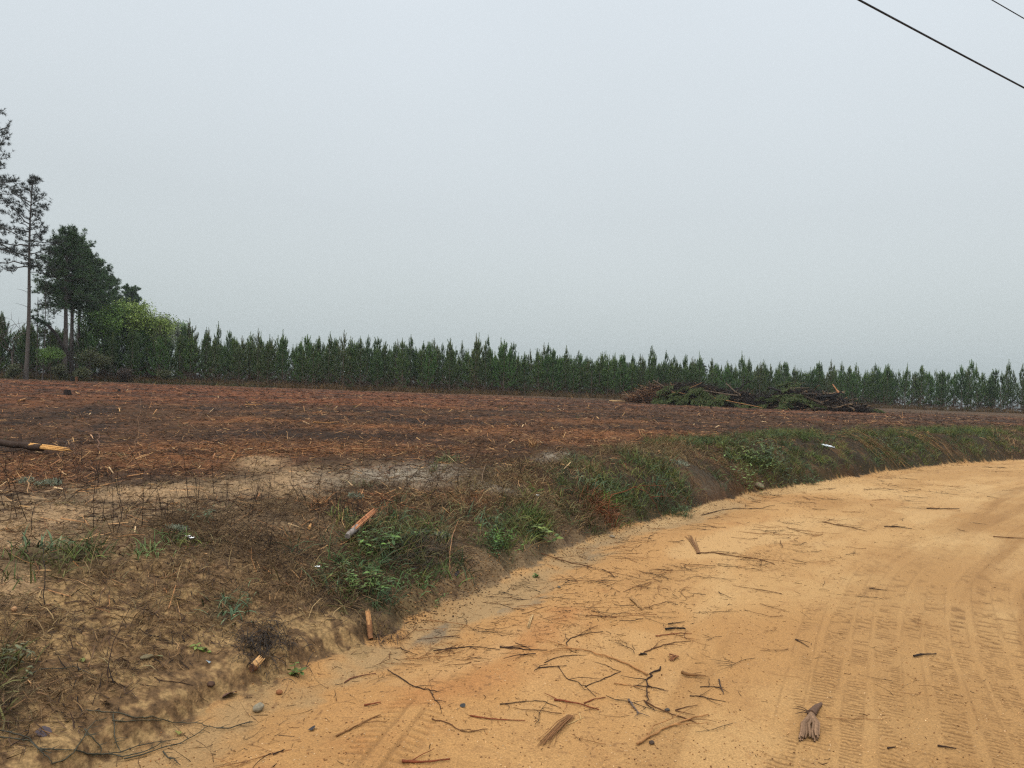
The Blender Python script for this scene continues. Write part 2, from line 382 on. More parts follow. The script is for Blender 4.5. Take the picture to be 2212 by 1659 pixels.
# road sand
sand = mixc(np.tile(alb(196, 155, 101), (len(X), 1)), alb(182, 137, 84), sstep(-.25, .5, N1*.8+N2*.4))
sand = mixc(sand, alb(187, 139, 84), sstep(-2.6, -1.0, S+N1*.3)*sstep(14, 7, R_)*.75)
sand = mixc(sand, alb(172, 128, 80), sstep(.0, .6, N5*.5+N3*.8)*.45)
berm = np.exp(-((SE+.88)/.20)**2)*sstep(-.3, .5, N1+.5*N2+.6*N3)*sstep(12, 7, R_); sand = mixc(sand, alb(180, 124, 72), berm*.75)
damp = sstep(-2.3, -3.0, S)*sstep(-5.6, -4.6, S); sand = mixc(sand, alb(178, 140, 90), damp*.35*sstep(-.4, .4, N1+.3))
dm = sstep(.75, .15, np.abs(SE+.22)/.42+.6*N2+.35*N3+.3*N1); sand = mixc(sand, alb(164, 136, 96), dm*.8*sstep(16, 9, R_))
streak = sstep(.25, .6, fbm(A*.5, SE*4, .5, 4, 130))*dm*sstep(9, 6, R_); sand = mixc(sand, alb(124, 110, 90), streak*.75)
sand = mixc(sand, alb(164, 124, 76), STR*.18)
lanes = fbm(TA*.22, TT*5.0, 1.0, 4, 160); sand = mixc(sand, alb(160, 119, 72), sstep(.0, .4, lanes)*.75*sstep(1.2, -.2, TT)*sstep(2.2, 3.4, R_))
wash = fbm(A*.5, S*1.6, 1.0, 4, 161); sand = mixc(sand, alb(168, 126, 76), sstep(.1, .5, wash)*.45); sand = mixc(sand, alb(214, 178, 124), sstep(.12, .5, -wash)*.4)
sand = mixc(sand, alb(120, 86, 50), np.clip(TM*1.0, 0, .7))
sand = mixc(sand, alb(118, 84, 54), (N5 > .80)*sstep(-.4, .4, N2)*.55*sstep(-2.8, -1.6, S))
NE = fbm(A, S*1.5+Z*4, .22, 4, 150)
col = mixc(gc, sand, sstep(-.02, -.07, SE-.05*N3-.06*NE-.02*N5))
col = np.where((S < -8.4)[:, None], gc, col)

VX = np.vstack([np.stack([X, Y, Z], -1), [[0, 0, h1(0, 0)]]])
colv = np.vstack([col, col[:1]])
i = np.arange(nr-1)[:, None]*nth; j = np.arange(nth)[None, :]; j2 = (j+1) % nth
F = np.stack([i+j, i+j2, i+nth+j2, i+nth+j], -1).reshape(-1, 4)[:, ::-1]
fan = np.stack([np.arange(nth), (np.arange(nth)+1) % nth, np.full(nth, nr*nth)], -1)
fs = SE[F].mean(1); fS = S[F].mean(1)
isroad = (fs < -.02) & (fS > -8.4)
def sub(name, Fq, Ft, mat):
    used = np.unique(np.concatenate([Fq.ravel(), Ft.ravel()])) if len(Ft) else np.unique(Fq)
    mp_ = np.full(len(VX), -1, np.int32); mp_[used] = np.arange(len(used))
    me = mesh(name, VX[used], [mp_[Fq]]+([mp_[Ft]] if len(Ft) else []), colv[used], mat, True)
    return put(name, me)
tag(sub('road', F[isroad], fan, M_SAND), kind='structure')
tag(sub('ground', F[~isroad], np.zeros((0, 3), int), M_GROUND), kind='structure')

# ------------------------------------------------------------------ pine foliage
def needles(C, D, n, ln, w, spread, r):
    """n needles from each tuft centre C heading roughly D: thin three-cornered blades"""
    m = len(C); C = np.repeat(C, n, 0); D = np.repeat(D, n, 0)
    d = nrm(D + r.normal(0, spread, (m*n, 3)))
    s = nrm(np.cross(d, r.normal(0, 1, (m*n, 3))))*w
    l = ln*r.uniform(.7, 1.15, (m*n, 1))
    V = np.stack([C-s, C+s, C+d*l], 1).reshape(-1, 3)
    return V, np.arange(m*n*3).reshape(-1, 3), m*n
def ncol(n, r, cols, per=3, jit=.18):
    c = np.array(cols)[r.integers(0, len(cols), n)]*(1+r.normal(0, jit, (n, 1))); return np.repeat(np.clip(c, .002, 1), per, 0)
PN = [alb(64, 94, 46), alb(82, 112, 54), alb(56, 84, 46), alb(94, 120, 60)]
PT = [alb(134, 152, 88), alb(112, 138, 80)]  # paler tip needles: new growth, plus skylight on the tops painted into the colour
def young_pine(seed, h=6.0, dens=1.0, z0=.5, deadmul=1):
    r = np.random.default_rng(seed); fo = MB(); tr = MB()
    lean = r.normal(0, .02, 2)
    zs = np.linspace(0, h, 9); px = lean[0]*zs+.03*np.sin(zs*1.3+seed); py = lean[1]*zs+.03*np.cos(zs*1.1+seed)
    pts = np.stack([px, py, zs], -1)
    V, Fq = path_tube(pts, .065*(1-zs/h*.85), 5); tr.add(V, Fq, alb(104, 90, 76))
    z = z0; C = []; D = []; DC = []; TP = []; TD = []
    side = r.uniform(.8, 1.15); lop = r.uniform(0, 6.28)
    while z < h-.5:
        t = z/h; nb = r.integers(3, 6); a0 = r.uniform(0, 6.28)
        for b in range(nb):
            az = a0+b*6.28/nb+r.normal(0, .35)
            prof = np.interp(t, [0, .2, .4, .6, .75, .88, 1], [1.25, 1.6, 1.6, 1.3, 1.0, .68, .40])
            Lb = prof*side*r.uniform(.55, 1.2)*(1+.15*math.cos(az-lop))
            el0 = np.interp(t, [0, .3, .6, 1], [-.1, .05, .25, .6])+r.normal(0, .15); up = np.interp(t, [0, .3, 1], [.3, 1.25, 1.15])
            k = 7
            cl = arcs(np.array([[np.interp(z, zs, px), np.interp(z, zs, py), z]]), np.array([az]), np.array([el0]), np.array([Lb]), np.array([up]), k)[0]
            dead = t < .24+.05*r.normal()
            V, Fq = path_tube(cl, np.linspace(.016, .006, k), 3); tr.add(V, Fq, alb(96, 78, 64) if dead else alb(78, 70, 52))
            if dead:
                for _ in range(int(2*deadmul)):
                    sub_ = cl[r.integers(2, k, 5)]; d0 = nrm(r.normal(0, 1, (5, 3))+[0, 0, .1]); DC.append((sub_, d0))
                if r.random() < .7: continue
            nt_ = max(3, int(Lb*9*dens))
            tt = np.linspace(.45, 1, nt_); q = tt*(k-1); i0 = np.minimum(q.astype(int), k-2); fr = (q-i0)[:, None]
            C.append(cl[i0]*(1-fr)+cl[i0+1]*fr); dd = nrm(cl[i0+1]-cl[i0]); D.append(dd)
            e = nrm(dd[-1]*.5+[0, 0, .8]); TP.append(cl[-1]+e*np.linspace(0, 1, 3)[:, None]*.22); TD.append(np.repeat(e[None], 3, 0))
            for sgn in (-1, 1):
                for q_ in (.45, .7):
                    if r.random() < .8:
                        i1 = int(q_*(k-1)); d = nrm(cl[i1+1]-cl[i1]); sd_ = nrm(np.cross(d, [0, 0, 1.]))*sgn
                        e = nrm(d*.7+sd_*.7+[0, 0, .5]); ls = Lb*.38*r.uniform(.7, 1.2)
                        m_ = max(2, int(ls*9*dens)); C.append(cl[i1]+e*np.linspace(.25, 1, m_)[:, None]*ls); D.append(np.repeat(e[None], m_, 0))
        z += r.uniform(.38, .62)
    top = pts[-1]
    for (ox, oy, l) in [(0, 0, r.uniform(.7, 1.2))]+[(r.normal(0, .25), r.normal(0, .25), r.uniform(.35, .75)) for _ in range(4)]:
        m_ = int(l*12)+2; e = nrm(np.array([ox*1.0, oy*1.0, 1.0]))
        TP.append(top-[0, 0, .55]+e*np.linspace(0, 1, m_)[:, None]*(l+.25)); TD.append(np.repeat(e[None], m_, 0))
    C = np.concatenate(C); D = np.concatenate(D)
    V, Ft, n = needles(C, D, 9, .20, .021, .50, r); hue = 1+r.normal(0, .10, 3)*[1.2, 1, .8]+r.normal(0, .12); fo.add(V, Ft, ncol(n, r, PN)*hue)
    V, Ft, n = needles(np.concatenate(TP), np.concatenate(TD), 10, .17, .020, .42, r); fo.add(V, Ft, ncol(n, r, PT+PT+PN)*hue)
    for (p_, d_) in DC:
        V, Ft, n = needles(p_, d_, 4, .42, .010, .5, r); tr.add(V, Ft, alb(96, 76, 60))
    return fo, tr

CAT_P = 'pine tree'
variants = []
for k in range(9):
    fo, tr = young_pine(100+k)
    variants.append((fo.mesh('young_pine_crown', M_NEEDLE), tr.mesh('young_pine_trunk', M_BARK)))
def place_pine(var, loc, rz, sc, label, group):
    o = bpy.data.objects.new('young_pine', None); COLL.objects.link(o); o.location = loc; o.rotation_euler = (0, 0, rz); o.scale = (sc[0], sc[0], sc[1])
    tag(o, label, CAT_P, group)
    for nm, me in (('crown', variants[var][0]), ('trunk', variants[var][1])): put(nm, me, o)
    return o
TL = [(P(-260, 76)), P(-20, 82), P(350, 88), P(700, 92), P(1000, 98), P(1300, 108), P(1500, 121), P(1750, 122), P(2000, 120), P(2212, 117), P(2420, 112)]
tl = np.array([(p.x, p.y) for p in TL]); tld = np.hypot(*(tl[1:]-tl[:-1]).T); tla = np.concatenate([[0], np.cumsum(tld)])
def along(s): 
    x = np.interp(s, tla, tl[:, 0]); y = np.interp(s, tla, tl[:, 1]); return x, y
SEGS = [(230, 'young pine behind the tall pines and bent tree, far left', 'young pines behind the tall left trees'),
        (560, 'young pine just right of the yellow-green broadleaf trees', 'young pines right of the broadleaf trees'),
        (1010, 'young pine behind the reddest stretch of field', 'young pines along the red left half of the field'),
        (1345, 'young pine left of the long brush pile', 'young pines left of the brush pile'),
        (1900, 'young pine behind the long brush pile', 'young pines behind the brush pile'),
        (9999, 'young pine right of the brush pile, light between trunks', 'young pines right of the brush pile')]
r0 = np.random.default_rng(3); cnt = 0
ROWS = 5; stepx = tla[-1]/60.0
for row in range(ROWS):
    for c in range(60):
        s_ = (c+.5+(row % 2)*.5)*stepx+r0.normal(0, .35)
        x, y = along(np.clip(s_, 0, tla[-1])); y += row*2.3+r0.normal(0, .35); x += r0.normal(0, .3) + .25*row
        u = CU+FPX*x/y
        lab = next(q for q in SEGS if u < q[0])
        hs_ = np.clip(r0.normal(.95, .10), .70, 1.25)*(1.0+.10*(row == 0)*(r0.random() < .12))
        hs_ *= 1+.03*row
        if 40 < u < 250: hs_ *= .92
        if u > 400 and r0.random() < .08: hs_ *= 1.16
        ww = r0.uniform(.72, 1.12)
        rw = ('foremost', 'second-rank', 'third-rank', 'fourth-rank', 'hindmost')[row]; tl_ = 'tall' if hs_ > 1.03 else 'short' if hs_ < .92 else 'middling'
        place_pine(int(r0.integers(0, 9)), (x, y, h1(x, y)-.05), r0.uniform(0, 6.28), (ww, hs_), rw+' '+tl_+' '+lab[1], rw+' '+tl_+' '+lab[2]); cnt += 1
# the rest of the plantation: one mass
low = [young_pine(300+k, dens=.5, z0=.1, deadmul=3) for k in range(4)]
mbs = MB()
for row in range(5, 11):
    for c in range(84):
        s_ = (c+(row % 2)*.5)*stepx*.722+r0.normal(0, .4); x, y = along(np.clip(s_, 0, tla[-1])); y += row*2.4+r0.normal(0, .5)
        u = CU+FPX*x/y
        if u > 1930 and row > 6: continue
        k = int(r0.integers(0, 4)); sc = r0.uniform(.80, 1.06); a = r0.uniform(0, 6.28); z0 = h1(x, y)
        for part in low[k]:
            V = np.concatenate(part.V)*sc; ca, sa = math.cos(a), math.sin(a)
            V = np.stack([V[:, 0]*ca-V[:, 1]*sa+x, V[:, 0]*sa+V[:, 1]*ca+y, V[:, 2]+z0], -1); Cc = np.concatenate(part.C)
            base = mbs.n; mbs.V.append(V); mbs.C.append(Cc); mbs.n += len(V)
            for key in (3, 4):
                for f in part.F[key]: mbs.F[key].append(f+base)
tag(put('pine_plantation', mbs.mesh('pine_plantation', M_NEEDLE)), 'solid mass of young pines deep behind the front rows at the back of the field', 'pine trees', kind='stuff')
print('pines', cnt, 'mass verts', mbs.n)

# ------------------------------------------------------------------ tall pines and the trees round them
def tall_pine(name, loc, h, cb, prof, nbr, tuft, lean, seed, label, rt=.2, cols=PN, group=None, bias=0.0, nn=11, nl=.30, nw=.016, stubs=3, sub_n=5, base_r=None):
    """trunk, limbs, crown of needle tufts; prof(t) limb length for t from crown base 0 to top 1"""
    r = np.random.default_rng(seed); tr = MB(); fo = MB(); lm = MB()
    zs = np.linspace(0, h, 14); wob = .12*np.sin(zs*.35+seed)
    px = lean[0]*zs+wob*.5; py = lean[1]*zs+wob*.3
    V, Fq = path_tube(np.stack([px, py, zs], -1), rt*(1-(zs/h)**1.4*.86)+.05*np.exp(-zs*1.5), 9)
    tr.add(V, Fq, alb(102, 94, 88))
    C = []; D = []
    for b in range(nbr):
        t = ((b+.5)/nbr)**.9+r.normal(0, .012); t = min(max(t, 0), .995); z = (cb+(1-cb)*t)*h
        az = b*2.4+r.normal(0, .4); 
        Lb = prof(t)*r.uniform(.6, 1.15)*(1+bias*-math.cos(az))
        k = 7; el0 = -.05+.7*t+r.normal(0, .15); bd = r.uniform(-.55, .1)+.5*t
        p0 = np.array([[np.interp(z, zs, px), np.interp(z, zs, py), z]])
        cl = arcs(p0, np.array([az]), np.array([el0]), np.array([Lb]), np.array([bd]), k, np.array([r.normal(0, .3)]))[0]
        cl[1:-1] += r.normal(0, .05*Lb*.5, (k-2, 3))
        V, Fq = path_tube(cl, np.linspace(.012+.016*Lb, .012, k), 4); lm.add(V, Fq, alb(78, 68, 60))
        for q in range(int(sub_n*Lb/2)+2):
            f = r.uniform(.25, 1.0)*(k-1); i0 = min(int(f), k-2); p = cl[i0]+(cl[i0+1]-cl[i0])*(f-i0); d = nrm(cl[i0+1]-cl[i0])
            e = nrm(d*.7+r.normal(0, .6, 3)*[1, 1, .6]+[0, 0, .15]); l = r.uniform(.25, .9)*min(1, Lb/2)*(1.0)
            tw = arcs(p[None], np.array([math.atan2(e[1], e[0])]), np.array([math.asin(np.clip(e[2], -1, 1))]), np.array([l]), np.array([r.uniform(-.3, .9)]), 4)[0]
            V, Fq = path_tube(tw, [.014, .011, .009, .007], 3); lm.add(V, Fq, alb(74, 64, 56))
            for tt in range(tuft):
                w = r.uniform(.35, 1) if tt else 1.0
                pp = tw[0]+(tw[-1]-tw[0])*w+r.normal(0, .10, 3)*(tt > 0); C.append(pp); D.append(nrm(e*.7+r.normal(0, .5, 3)+[0, 0, .35]))
    for s_ in range(stubs):
        z = h*r.uniform(cb*.6, cb); az = r.uniform(2.2, 4.2); p0 = np.array([[np.interp(z, zs, px), np.interp(z, zs, py), z]])
        cl = arcs(p0, np.array([az]), np.array([.5]), np.array([r.uniform(.6, 1.6)]), np.array([-.4]), 4)[0]
        V, Fq = path_tube(cl, [.025, .02, .015, .008], 3); lm.add(V, Fq, alb(86, 74, 66))
    C = np.array(C); D = np.array(D)
    V, Ft, n = needles(C, D, nn, nl, nw, .55, r); fo.add(V, Ft, ncol(n, r, cols))
    root = bpy.data.objects.new(name, None); COLL.objects.link(root); root.location = loc
    tag(root, label, CAT_P, group)
    t_ = put('trunk', tr.mesh('tall_pine_trunk', M_BARK, True), root); put('crown', fo.mesh('tall_pine_needles', M_NEEDLE), root)
    put('limb', lm.mesh('tall_pine_limbs', M_BARK), t_)
    return root
PD = [alb(64, 96, 56), alb(80, 112, 64), alb(56, 82, 54), alb(98, 122, 74)]
PG = [alb(66, 72, 62), alb(52, 62, 54), alb(82, 84, 70), alb(46, 54, 50)]
tall_pine('tall_pine', P(-48, 72), 25.9, .50, lambda t: 3.6*(1-t)**.5+.5, 62, 3, (.012, 0), 11, 'tallest pine, mostly cut off by the left edge of the view', .26, PG, nn=11, nw=.02, sub_n=7, nl=.36)
tall_pine('tall_pine', P(57, 78), 21.1, .53, lambda t: (3.2*(1-t)**.6+.7), 46, 3, (.002, 0), 12, 'tall open-crowned pine with a long bare trunk, nearest the left edge', .21, PG, bias=.25, nn=11, nw=.019, sub_n=7, nl=.36)
tall_pine('tall_pine', P(138, 84), 16.7, .50, lambda t: 3.3*math.sin(min(1, .35+t*.55)*math.pi)**.6*(1-t*.55)+.5, 95, 4, (.004, 0), 13, 'dense dark pine with the thickest trunk at the left end of the close cluster', .27, PD, nn=9, sub_n=8, nl=.34, nw=.024)
tall_pine('tall_pine', P(152, 88), 16.4, .50, lambda t: 3.5*math.sin(min(1, .3+t*.6)*math.pi)**.6*(1-t*.5)+.5, 85, 4, (.012, 0), 14, 'dense dark pine whose slimmer trunk stands second from left in the close cluster', .25, PD, nn=9, sub_n=8, nl=.34, nw=.024)
tall_pine('tall_pine', P(168, 91), 15.6, .53, lambda t: 3.6*math.sin(min(1, .3+t*.6)*math.pi)**.6*(1-t*.5)+.5, 80, 4, (.010, 0), 15, 'dense dark pine whose trunk stands third from left in the close cluster', .24, PD, nn=9, sub_n=8, nl=.34, nw=.024)
tall_pine('tall_pine', P(205, 98), 15.2, .56, lambda t: 2.9*math.sin(min(1, .3+t*.6)*math.pi)**.6*(1-t*.5)+.5, 70, 4, (.0, 0), 16, 'dense dark pine standing above the bright green trees, right part of the close cluster', .2, PD, nn=9, sub_n=8, nl=.34, nw=.026)
tall_pine('tall_pine', P(230, 112), 15.0, .56, lambda t: 2.9*math.sin(min(1, .3+t*.6)*math.pi)**.6*(1-t*.5)+.5, 64, 4, (.0, 0), 17, 'dark pine on the sloping right shoulder of the close cluster', .2, PD, nn=9, sub_n=8, nl=.34, nw=.028)
tall_pine('tall_pine', P(277, 150), 17.8, .42, lambda t: 3.5*math.sin(min(1, .3+t*.6)*math.pi)**.6*(1-t*.5)+.6, 90, 6, (.0, 0), 18, 'hazy grey-green pine farther off, right of the dark cluster', .2, PD, nn=14, sub_n=8, nl=.42, nw=.045)
tall_pine('thin_pine', P(92, 80), 10.6, .38, lambda t: .75*(1-t)**.35+.25, 34, 2, (.012, 0), 19, 'slim small pine with a narrow ragged crown, between the tall pines', .07, PG, nn=9, nl=.26, nw=.016, stubs=4, sub_n=3)
# bare pole of a dead sapling
mb = MB(); cap_cone([(0, 0, 0), (.05, 0, 3), (.02, 0, 6), (-.03, 0, 9)], [.06, .05, .04, .025], 6, alb(86, 78, 70), mb)
for z, az in ((8.6, .2), (8.1, 2.8), (7.0, .4), (5.2, 3.0)):
    cl = arcs(np.array([[0, 0, z]]), np.array([az]), np.array([.2]), np.array([.35]), np.array([.3]), 3)[0]; V, Fq = path_tube(cl, [.02, .015, .008], 3); mb.add(V, Fq, alb(86, 78, 70))
tag(put('dead_sapling', mb.mesh('dead_sapling', M_BARK), loc=P(78, 81)), 'straight bare dead sapling pole beside the slim small pine', 'dead tree')
# tree bent over to the left with a tuft of green at its tip
root = bpy.data.objects.new('bent_tree', None); COLL.objects.link(root); base = P(157, 79); root.location = base
tag(root, 'dark tree bent over to the left before the pine cluster, green at its tip', 'tree')
def bt(u, v, d=79): g = ray(u, v); t = d/g[1]; return np.array((g[0]*t, d, EYE+g[2]*t))-np.array(base)
bp_ = [np.zeros(3), bt(154, 785), bt(147, 763), bt(132, 742), bt(120, 720), bt(105, 704), bt(86, 693), bt(70, 686)]
mb = MB(); V, Fq = path_tube(bp_, [.25, .22, .20, .19, .17, .15, .11, .06], 7); mb.add(V, Fq, alb(40, 34, 30)); put('trunk', mb.mesh('bent_trunk', M_BARK, True), root)
mb = MB(); rb = np.random.default_rng(5)
C = []; D = []
for q in range(60):
    f = rb.uniform(.72, 1.0)*7; i0 = min(int(f), 6); p = bp_[i0]+(bp_[i0+1]-bp_[i0])*(f-i0); C.append(p+rb.normal(0, .22, 3)); D.append(nrm(rb.normal(0, .6, 3)+[-.6, 0, .5]))
V, Ft, n = needles(np.array(C), np.array(D), 12, .45, .03, .6, rb); mb.add(V, Ft, ncol(n, rb, [alb(44, 70, 44), alb(54, 84, 50)])); put('crown', mb.mesh('bent_crown', M_NEEDLE), root)

def broadleaf(name, loc, h, spread, seed, label, cols, nleaf=5000, leaf=.10, base=.25, bare=False, group=None, bark=alb(84, 74, 64), lean=0.0, rt=None, up=.9, cat='tree', clump=.5, lobes=None):
    """trunk forking into limbs; leaves in loose clumps round the twig ends"""
    r = np.random.default_rng(seed); wd = MB(); ends = []
    def grow(p, d, l, rad, depth):
        k = 4; pts = [p]; dd = d
        for q in range(k):
            dd = nrm(dd+r.normal(0, .14, 3)+[0, 0, .05]); pts.append(pts[-1]+dd*l/k)
        V, Fq = path_tube(np.array(pts), np.linspace(rad, rad*.62, k+1), 5 if depth < 2 else 3); wd.add(V, Fq, bark)
        if depth >= 2: ends.extend(pts[1:])
        if depth >= 4 or rad < .006: ends.append(pts[-1]); return
        for q in range(3 if depth < 3 else 2):
            nd = nrm(dd*up+r.normal(0, .55, 3)*[1, 1, .55]*spread/(h*.35)+[0, 0, .18]); grow(pts[-1 if q < 2 else -2], nd, l*r.uniform(.55, .8), rad*.6, depth+1)
    grow(np.zeros(3), nrm(np.array([lean, 0, 1.])), h*(base+.12), rt or h*.014, 0)
    root = bpy.data.objects.new(name, None); COLL.objects.link(root); root.location = loc
    tag(root, label, cat, group)
    E = np.array(ends); top = E[:, 2].max(); E_s = h/top*.97; wide = np.abs(E[:, :2]).max()
    sx = min(1.6, max(.5, spread/wide)); 
    def fit(V): return V*np.array([sx, sx, E_s])
    wd.V = [fit(v) for v in wd.V]; E = fit(E)
    put('trunk', wd.mesh('broadleaf_wood', M_BARK), root)
    if not bare:
        idx = r.integers(0, len(E), nleaf); C = E[idx]+r.normal(0, clump, (nleaf, 3))*[1, 1, .7]
        a = nrm(r.normal(0, 1, (nleaf, 3))); b = nrm(np.cross(a, r.normal(0, 1, (nleaf, 3)))); s1 = leaf*r.uniform(.6, 1.3, (nleaf, 1))
        V = np.stack([C-a*s1, C+b*s1*.55, C+a*s1, C-b*s1*.55], 1).reshape(-1, 3)
        mb = MB(); cid = np.array(cols)[(idx*7919 % len(cols))]*(1+r.normal(0, .15, (nleaf, 1)))
        mb.add(V, np.arange(nleaf*4).reshape(-1, 4), np.repeat(np.clip(cid, .003, 1), 4, 0)); put('crown', mb.mesh('broadleaf_crown', M_LEAF), root)
    return root
YG = [alb(138, 164, 70), alb(154, 176, 78), alb(114, 144, 64)]
MG = [alb(108, 146, 62), alb(88, 122, 56), alb(128, 160, 70)]
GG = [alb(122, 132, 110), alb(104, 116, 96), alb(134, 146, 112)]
OL = [alb(82, 88, 48), alb(96, 100, 56), alb(64, 70, 42)]
broadleaf('broadleaf_tree', P(214, 90), 8.6, 2.1, 21, 'loose mid-green tree with sky between its leaves, just right of the cluster trunks', MG, 9000, .11, clump=.55)
broadleaf('broadleaf_tree', P(244, 93), 9.8, 2.6, 22, 'mid-green tree tucked under the dark cluster, left of the brightest one', MG, 11000, .12, clump=.6)
broadleaf('broadleaf_tree', P(262, 97), 10.2, 3.0, 23, 'green broadleaf tree, left neighbour of the brightest yellow-green crown', YG, 12000, .12, clump=.6)
broadleaf('broadleaf_tree', P(302, 95), 10.0, 3.2, 24, 'brightest yellow-green broadleaf tree of the group', [alb(136, 160, 70), alb(150, 172, 80), alb(118, 142, 64)], 11000, .12, clump=.6)
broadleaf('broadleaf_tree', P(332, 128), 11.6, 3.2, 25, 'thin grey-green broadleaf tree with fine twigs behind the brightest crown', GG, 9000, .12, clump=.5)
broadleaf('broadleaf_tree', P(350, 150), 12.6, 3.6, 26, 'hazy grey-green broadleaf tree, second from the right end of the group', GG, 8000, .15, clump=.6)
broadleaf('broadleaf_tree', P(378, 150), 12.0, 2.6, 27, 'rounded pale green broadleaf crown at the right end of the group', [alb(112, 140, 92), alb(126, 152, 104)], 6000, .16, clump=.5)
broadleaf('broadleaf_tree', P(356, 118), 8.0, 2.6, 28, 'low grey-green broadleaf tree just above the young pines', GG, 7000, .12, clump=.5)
broadleaf('bare_tree', P(28, 80), 7.4, 4.0, 29, 'leafless fine-twigged tree left of the open-crowned pine', GG, bare=True, bark=alb(112, 102, 94), cat='bare tree')
broadleaf('bare_tree', P(118, 84), 6.8, 2.6, 30, 'leafless shrubby tree above the bent trunk', GG, bare=True, bark=alb(108, 98, 90), cat='bare tree')
for kk, (u, d, h, sp, cc, lb) in enumerate([(112, 80, 3.6, 1.6, MG, 'pale green bush under the arch of the bent tree'), (196, 82, 3.9, 1.6, OL, 'olive bush at the foot of the cluster trunks, right side'),
        (128, 79, 1.7, 1.6, OL, 'low olive shrub at the foot of the bent tree'), (225, 84, 3.2, 1.5, OL, 'olive shrub in front of the mid-green trees'), (352, 85, 1.5, .9, OL, 'small pale shrub at the foot of the pine row, below the right end broadleafs'), (178, 79, 1.3, 1.2, OL, 'low shrub right of the bent tree base'),
        (30, 77, 1.5, 1.8, OL, 'low shrub at the left edge under the tall pines'), (270, 85, 1.5, 1.3, [alb(84, 66, 50), alb(70, 58, 46)], 'brownish shrub below the yellow-green tree')]):
    broadleaf('shrub', P(u, d), h, sp, 40+kk, lb, cc, 2600, .07, base=.1, cat='shrub', clump=.25)
for kk, (u, d, h, lb) in enumerate([(1213, 300, 11.8, 'far hazy grey tree crown peeking over the middle of the pine row'), (1338, 300, 10.4, 'far hazy grey tree crown over the pines left of the brush pile'),
        (1500, 300, 11.0, 'far hazy grey tree crown over the pines behind the brush pile'), (1360, 310, 9.4, 'faint second far crown just right of the hazy one left of the pile'), (1190, 305, 10.2, 'faint lower far crown left of the hazy middle one')]):
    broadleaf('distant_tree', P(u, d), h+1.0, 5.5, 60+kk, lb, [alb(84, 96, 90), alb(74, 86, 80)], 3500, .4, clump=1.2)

# ------------------------------------------------------------------ scatter: litter of the cleared field, bank and road
def sample(n, r1, r2, az1, az2, r, power=1.0):
    """points over the view wedge; power 1 gives a density that thins with distance"""
    u = r.random(n); rad = r1*(r2/r1)**u if power == 1 else np.sqrt(r1*r1+u*(r2*r2-r1*r1))
    a = np.radians(r.uniform(az1, az2, n)); return rad*np.sin(a), rad*np.cos(a)
def pick(cols, n, r, jit=.2): return np.clip(np.array(cols)[r.integers(0, len(cols), n)]*(1+r.normal(0, jit, (n, 1))), .003, 1)
def drape(C, lift):
    n, k, _ = C.shape; z = H(C[..., 0].ravel(), C[..., 1].ravel()).reshape(n, k); C[..., 2] = z + C[..., 2] + lift; return C
rs = np.random.default_rng(17)
AZ = (-41, 41)
def field_pts(n, r1, r2, smin, dens=None, seed=0, smax=1e9):
    x, y = sample(n, r1, r2, *AZ, rs); s, a = footdist(x, y); k = (s > smin) & (s < smax)
    if dens is not None: k &= rs.random(n) < dens(x, y, s, a)
    return x[k], y[k], s[k], a[k]
def bank_pts(n, a1, a2, s1, s2, dens):
    a = a1*(a2/a1)**rs.random(n); s = rs.uniform(s1, s2, n); q = a+A0; i = np.clip(np.searchsorted(ARC, q)-1, 0, len(SEG_A)-1); f = (q-ARC[i])/SEG_L[i]
    dn = SEG_D/SEG_L[:, None]; x = SEG_A[i, 0]+SEG_D[i, 0]*f-dn[i, 1]*s; y = SEG_A[i, 1]+SEG_D[i, 1]*f+dn[i, 0]*s
    s, a = footdist(x, y); k = (s > .03) & (rs.random(n) < dens(x, y, s, a)); return x[k], y[k]
def strawd(x, y, s, a):
    b = blobs(STRAW, x, y); r = np.hypot(x, y); return np.clip(.10+b*1.2+.5*fbm(x, y, 1.2, 3, 55)*(r > 5)-.9*blobs(BARE, x, y), .03, 1)*sstep(3.5, 7, r)+.03
def lay(x, y, Ls, Ws, cols, k=3, el=.12, bend=.0, az=None, lift=.006, swirl=.5, jit=.22, tube=False, far=False):
    n = len(x); az = rs.uniform(0, 6.28, n) if az is None else az
    fs_ = np.clip(np.hypot(x, y)/50, .28, 1.2) if far else np.where(np.hypot(x, y) > 14, 1.15, 1.); Ln = rs.uniform(*Ls, n)*fs_; W = rs.uniform(*Ws, n)*(fs_ if far else 1)
    C = arcs(np.stack([x, y, np.zeros(n)], -1), az, np.abs(rs.normal(0, el, n)), Ln, rs.normal(bend, .3, n), k, rs.normal(0, swirl, n))
    if not tube: C[..., 2] = np.maximum(C[..., 2], 0)
    C = drape(C, lift); taper = np.linspace(1, .45, k)[None]
    if tube: V, F = tubes(C, W[:, None]*taper, 3); m = 3
    else: V, F = ribbons(C, W[:, None]*taper, rs.normal(0, .6, n)); m = 2
    return V, F, np.repeat(pick(cols, n, rs, jit), k*m, 0)
def stuff(name, parts, mat, label, cat):
    mb = MB()
    for V, F, c in parts: mb.add(V, F, c)
    return tag(put(name, mb.mesh(name, mat)), label, cat, kind='stuff')
ST = [alb(164, 116, 74), alb(134, 90, 58), alb(196, 152, 104), alb(110, 76, 50), alb(88, 62, 42), alb(72, 52, 38)]
x, y, s, a = field_pts(90000, 4.5, 34, .5, strawd)
p1 = lay(x, y, (.05, .24), (.0015, .005), ST)
x, y, s, a = field_pts(26000, 9, 96, .8); x2 = x
p2 = lay(x, y, (.12, .45), (.006, .018), [alb(146, 94, 56), alb(112, 70, 42), alb(200, 152, 102), alb(84, 54, 36), alb(64, 44, 32)], el=.08, far=True)
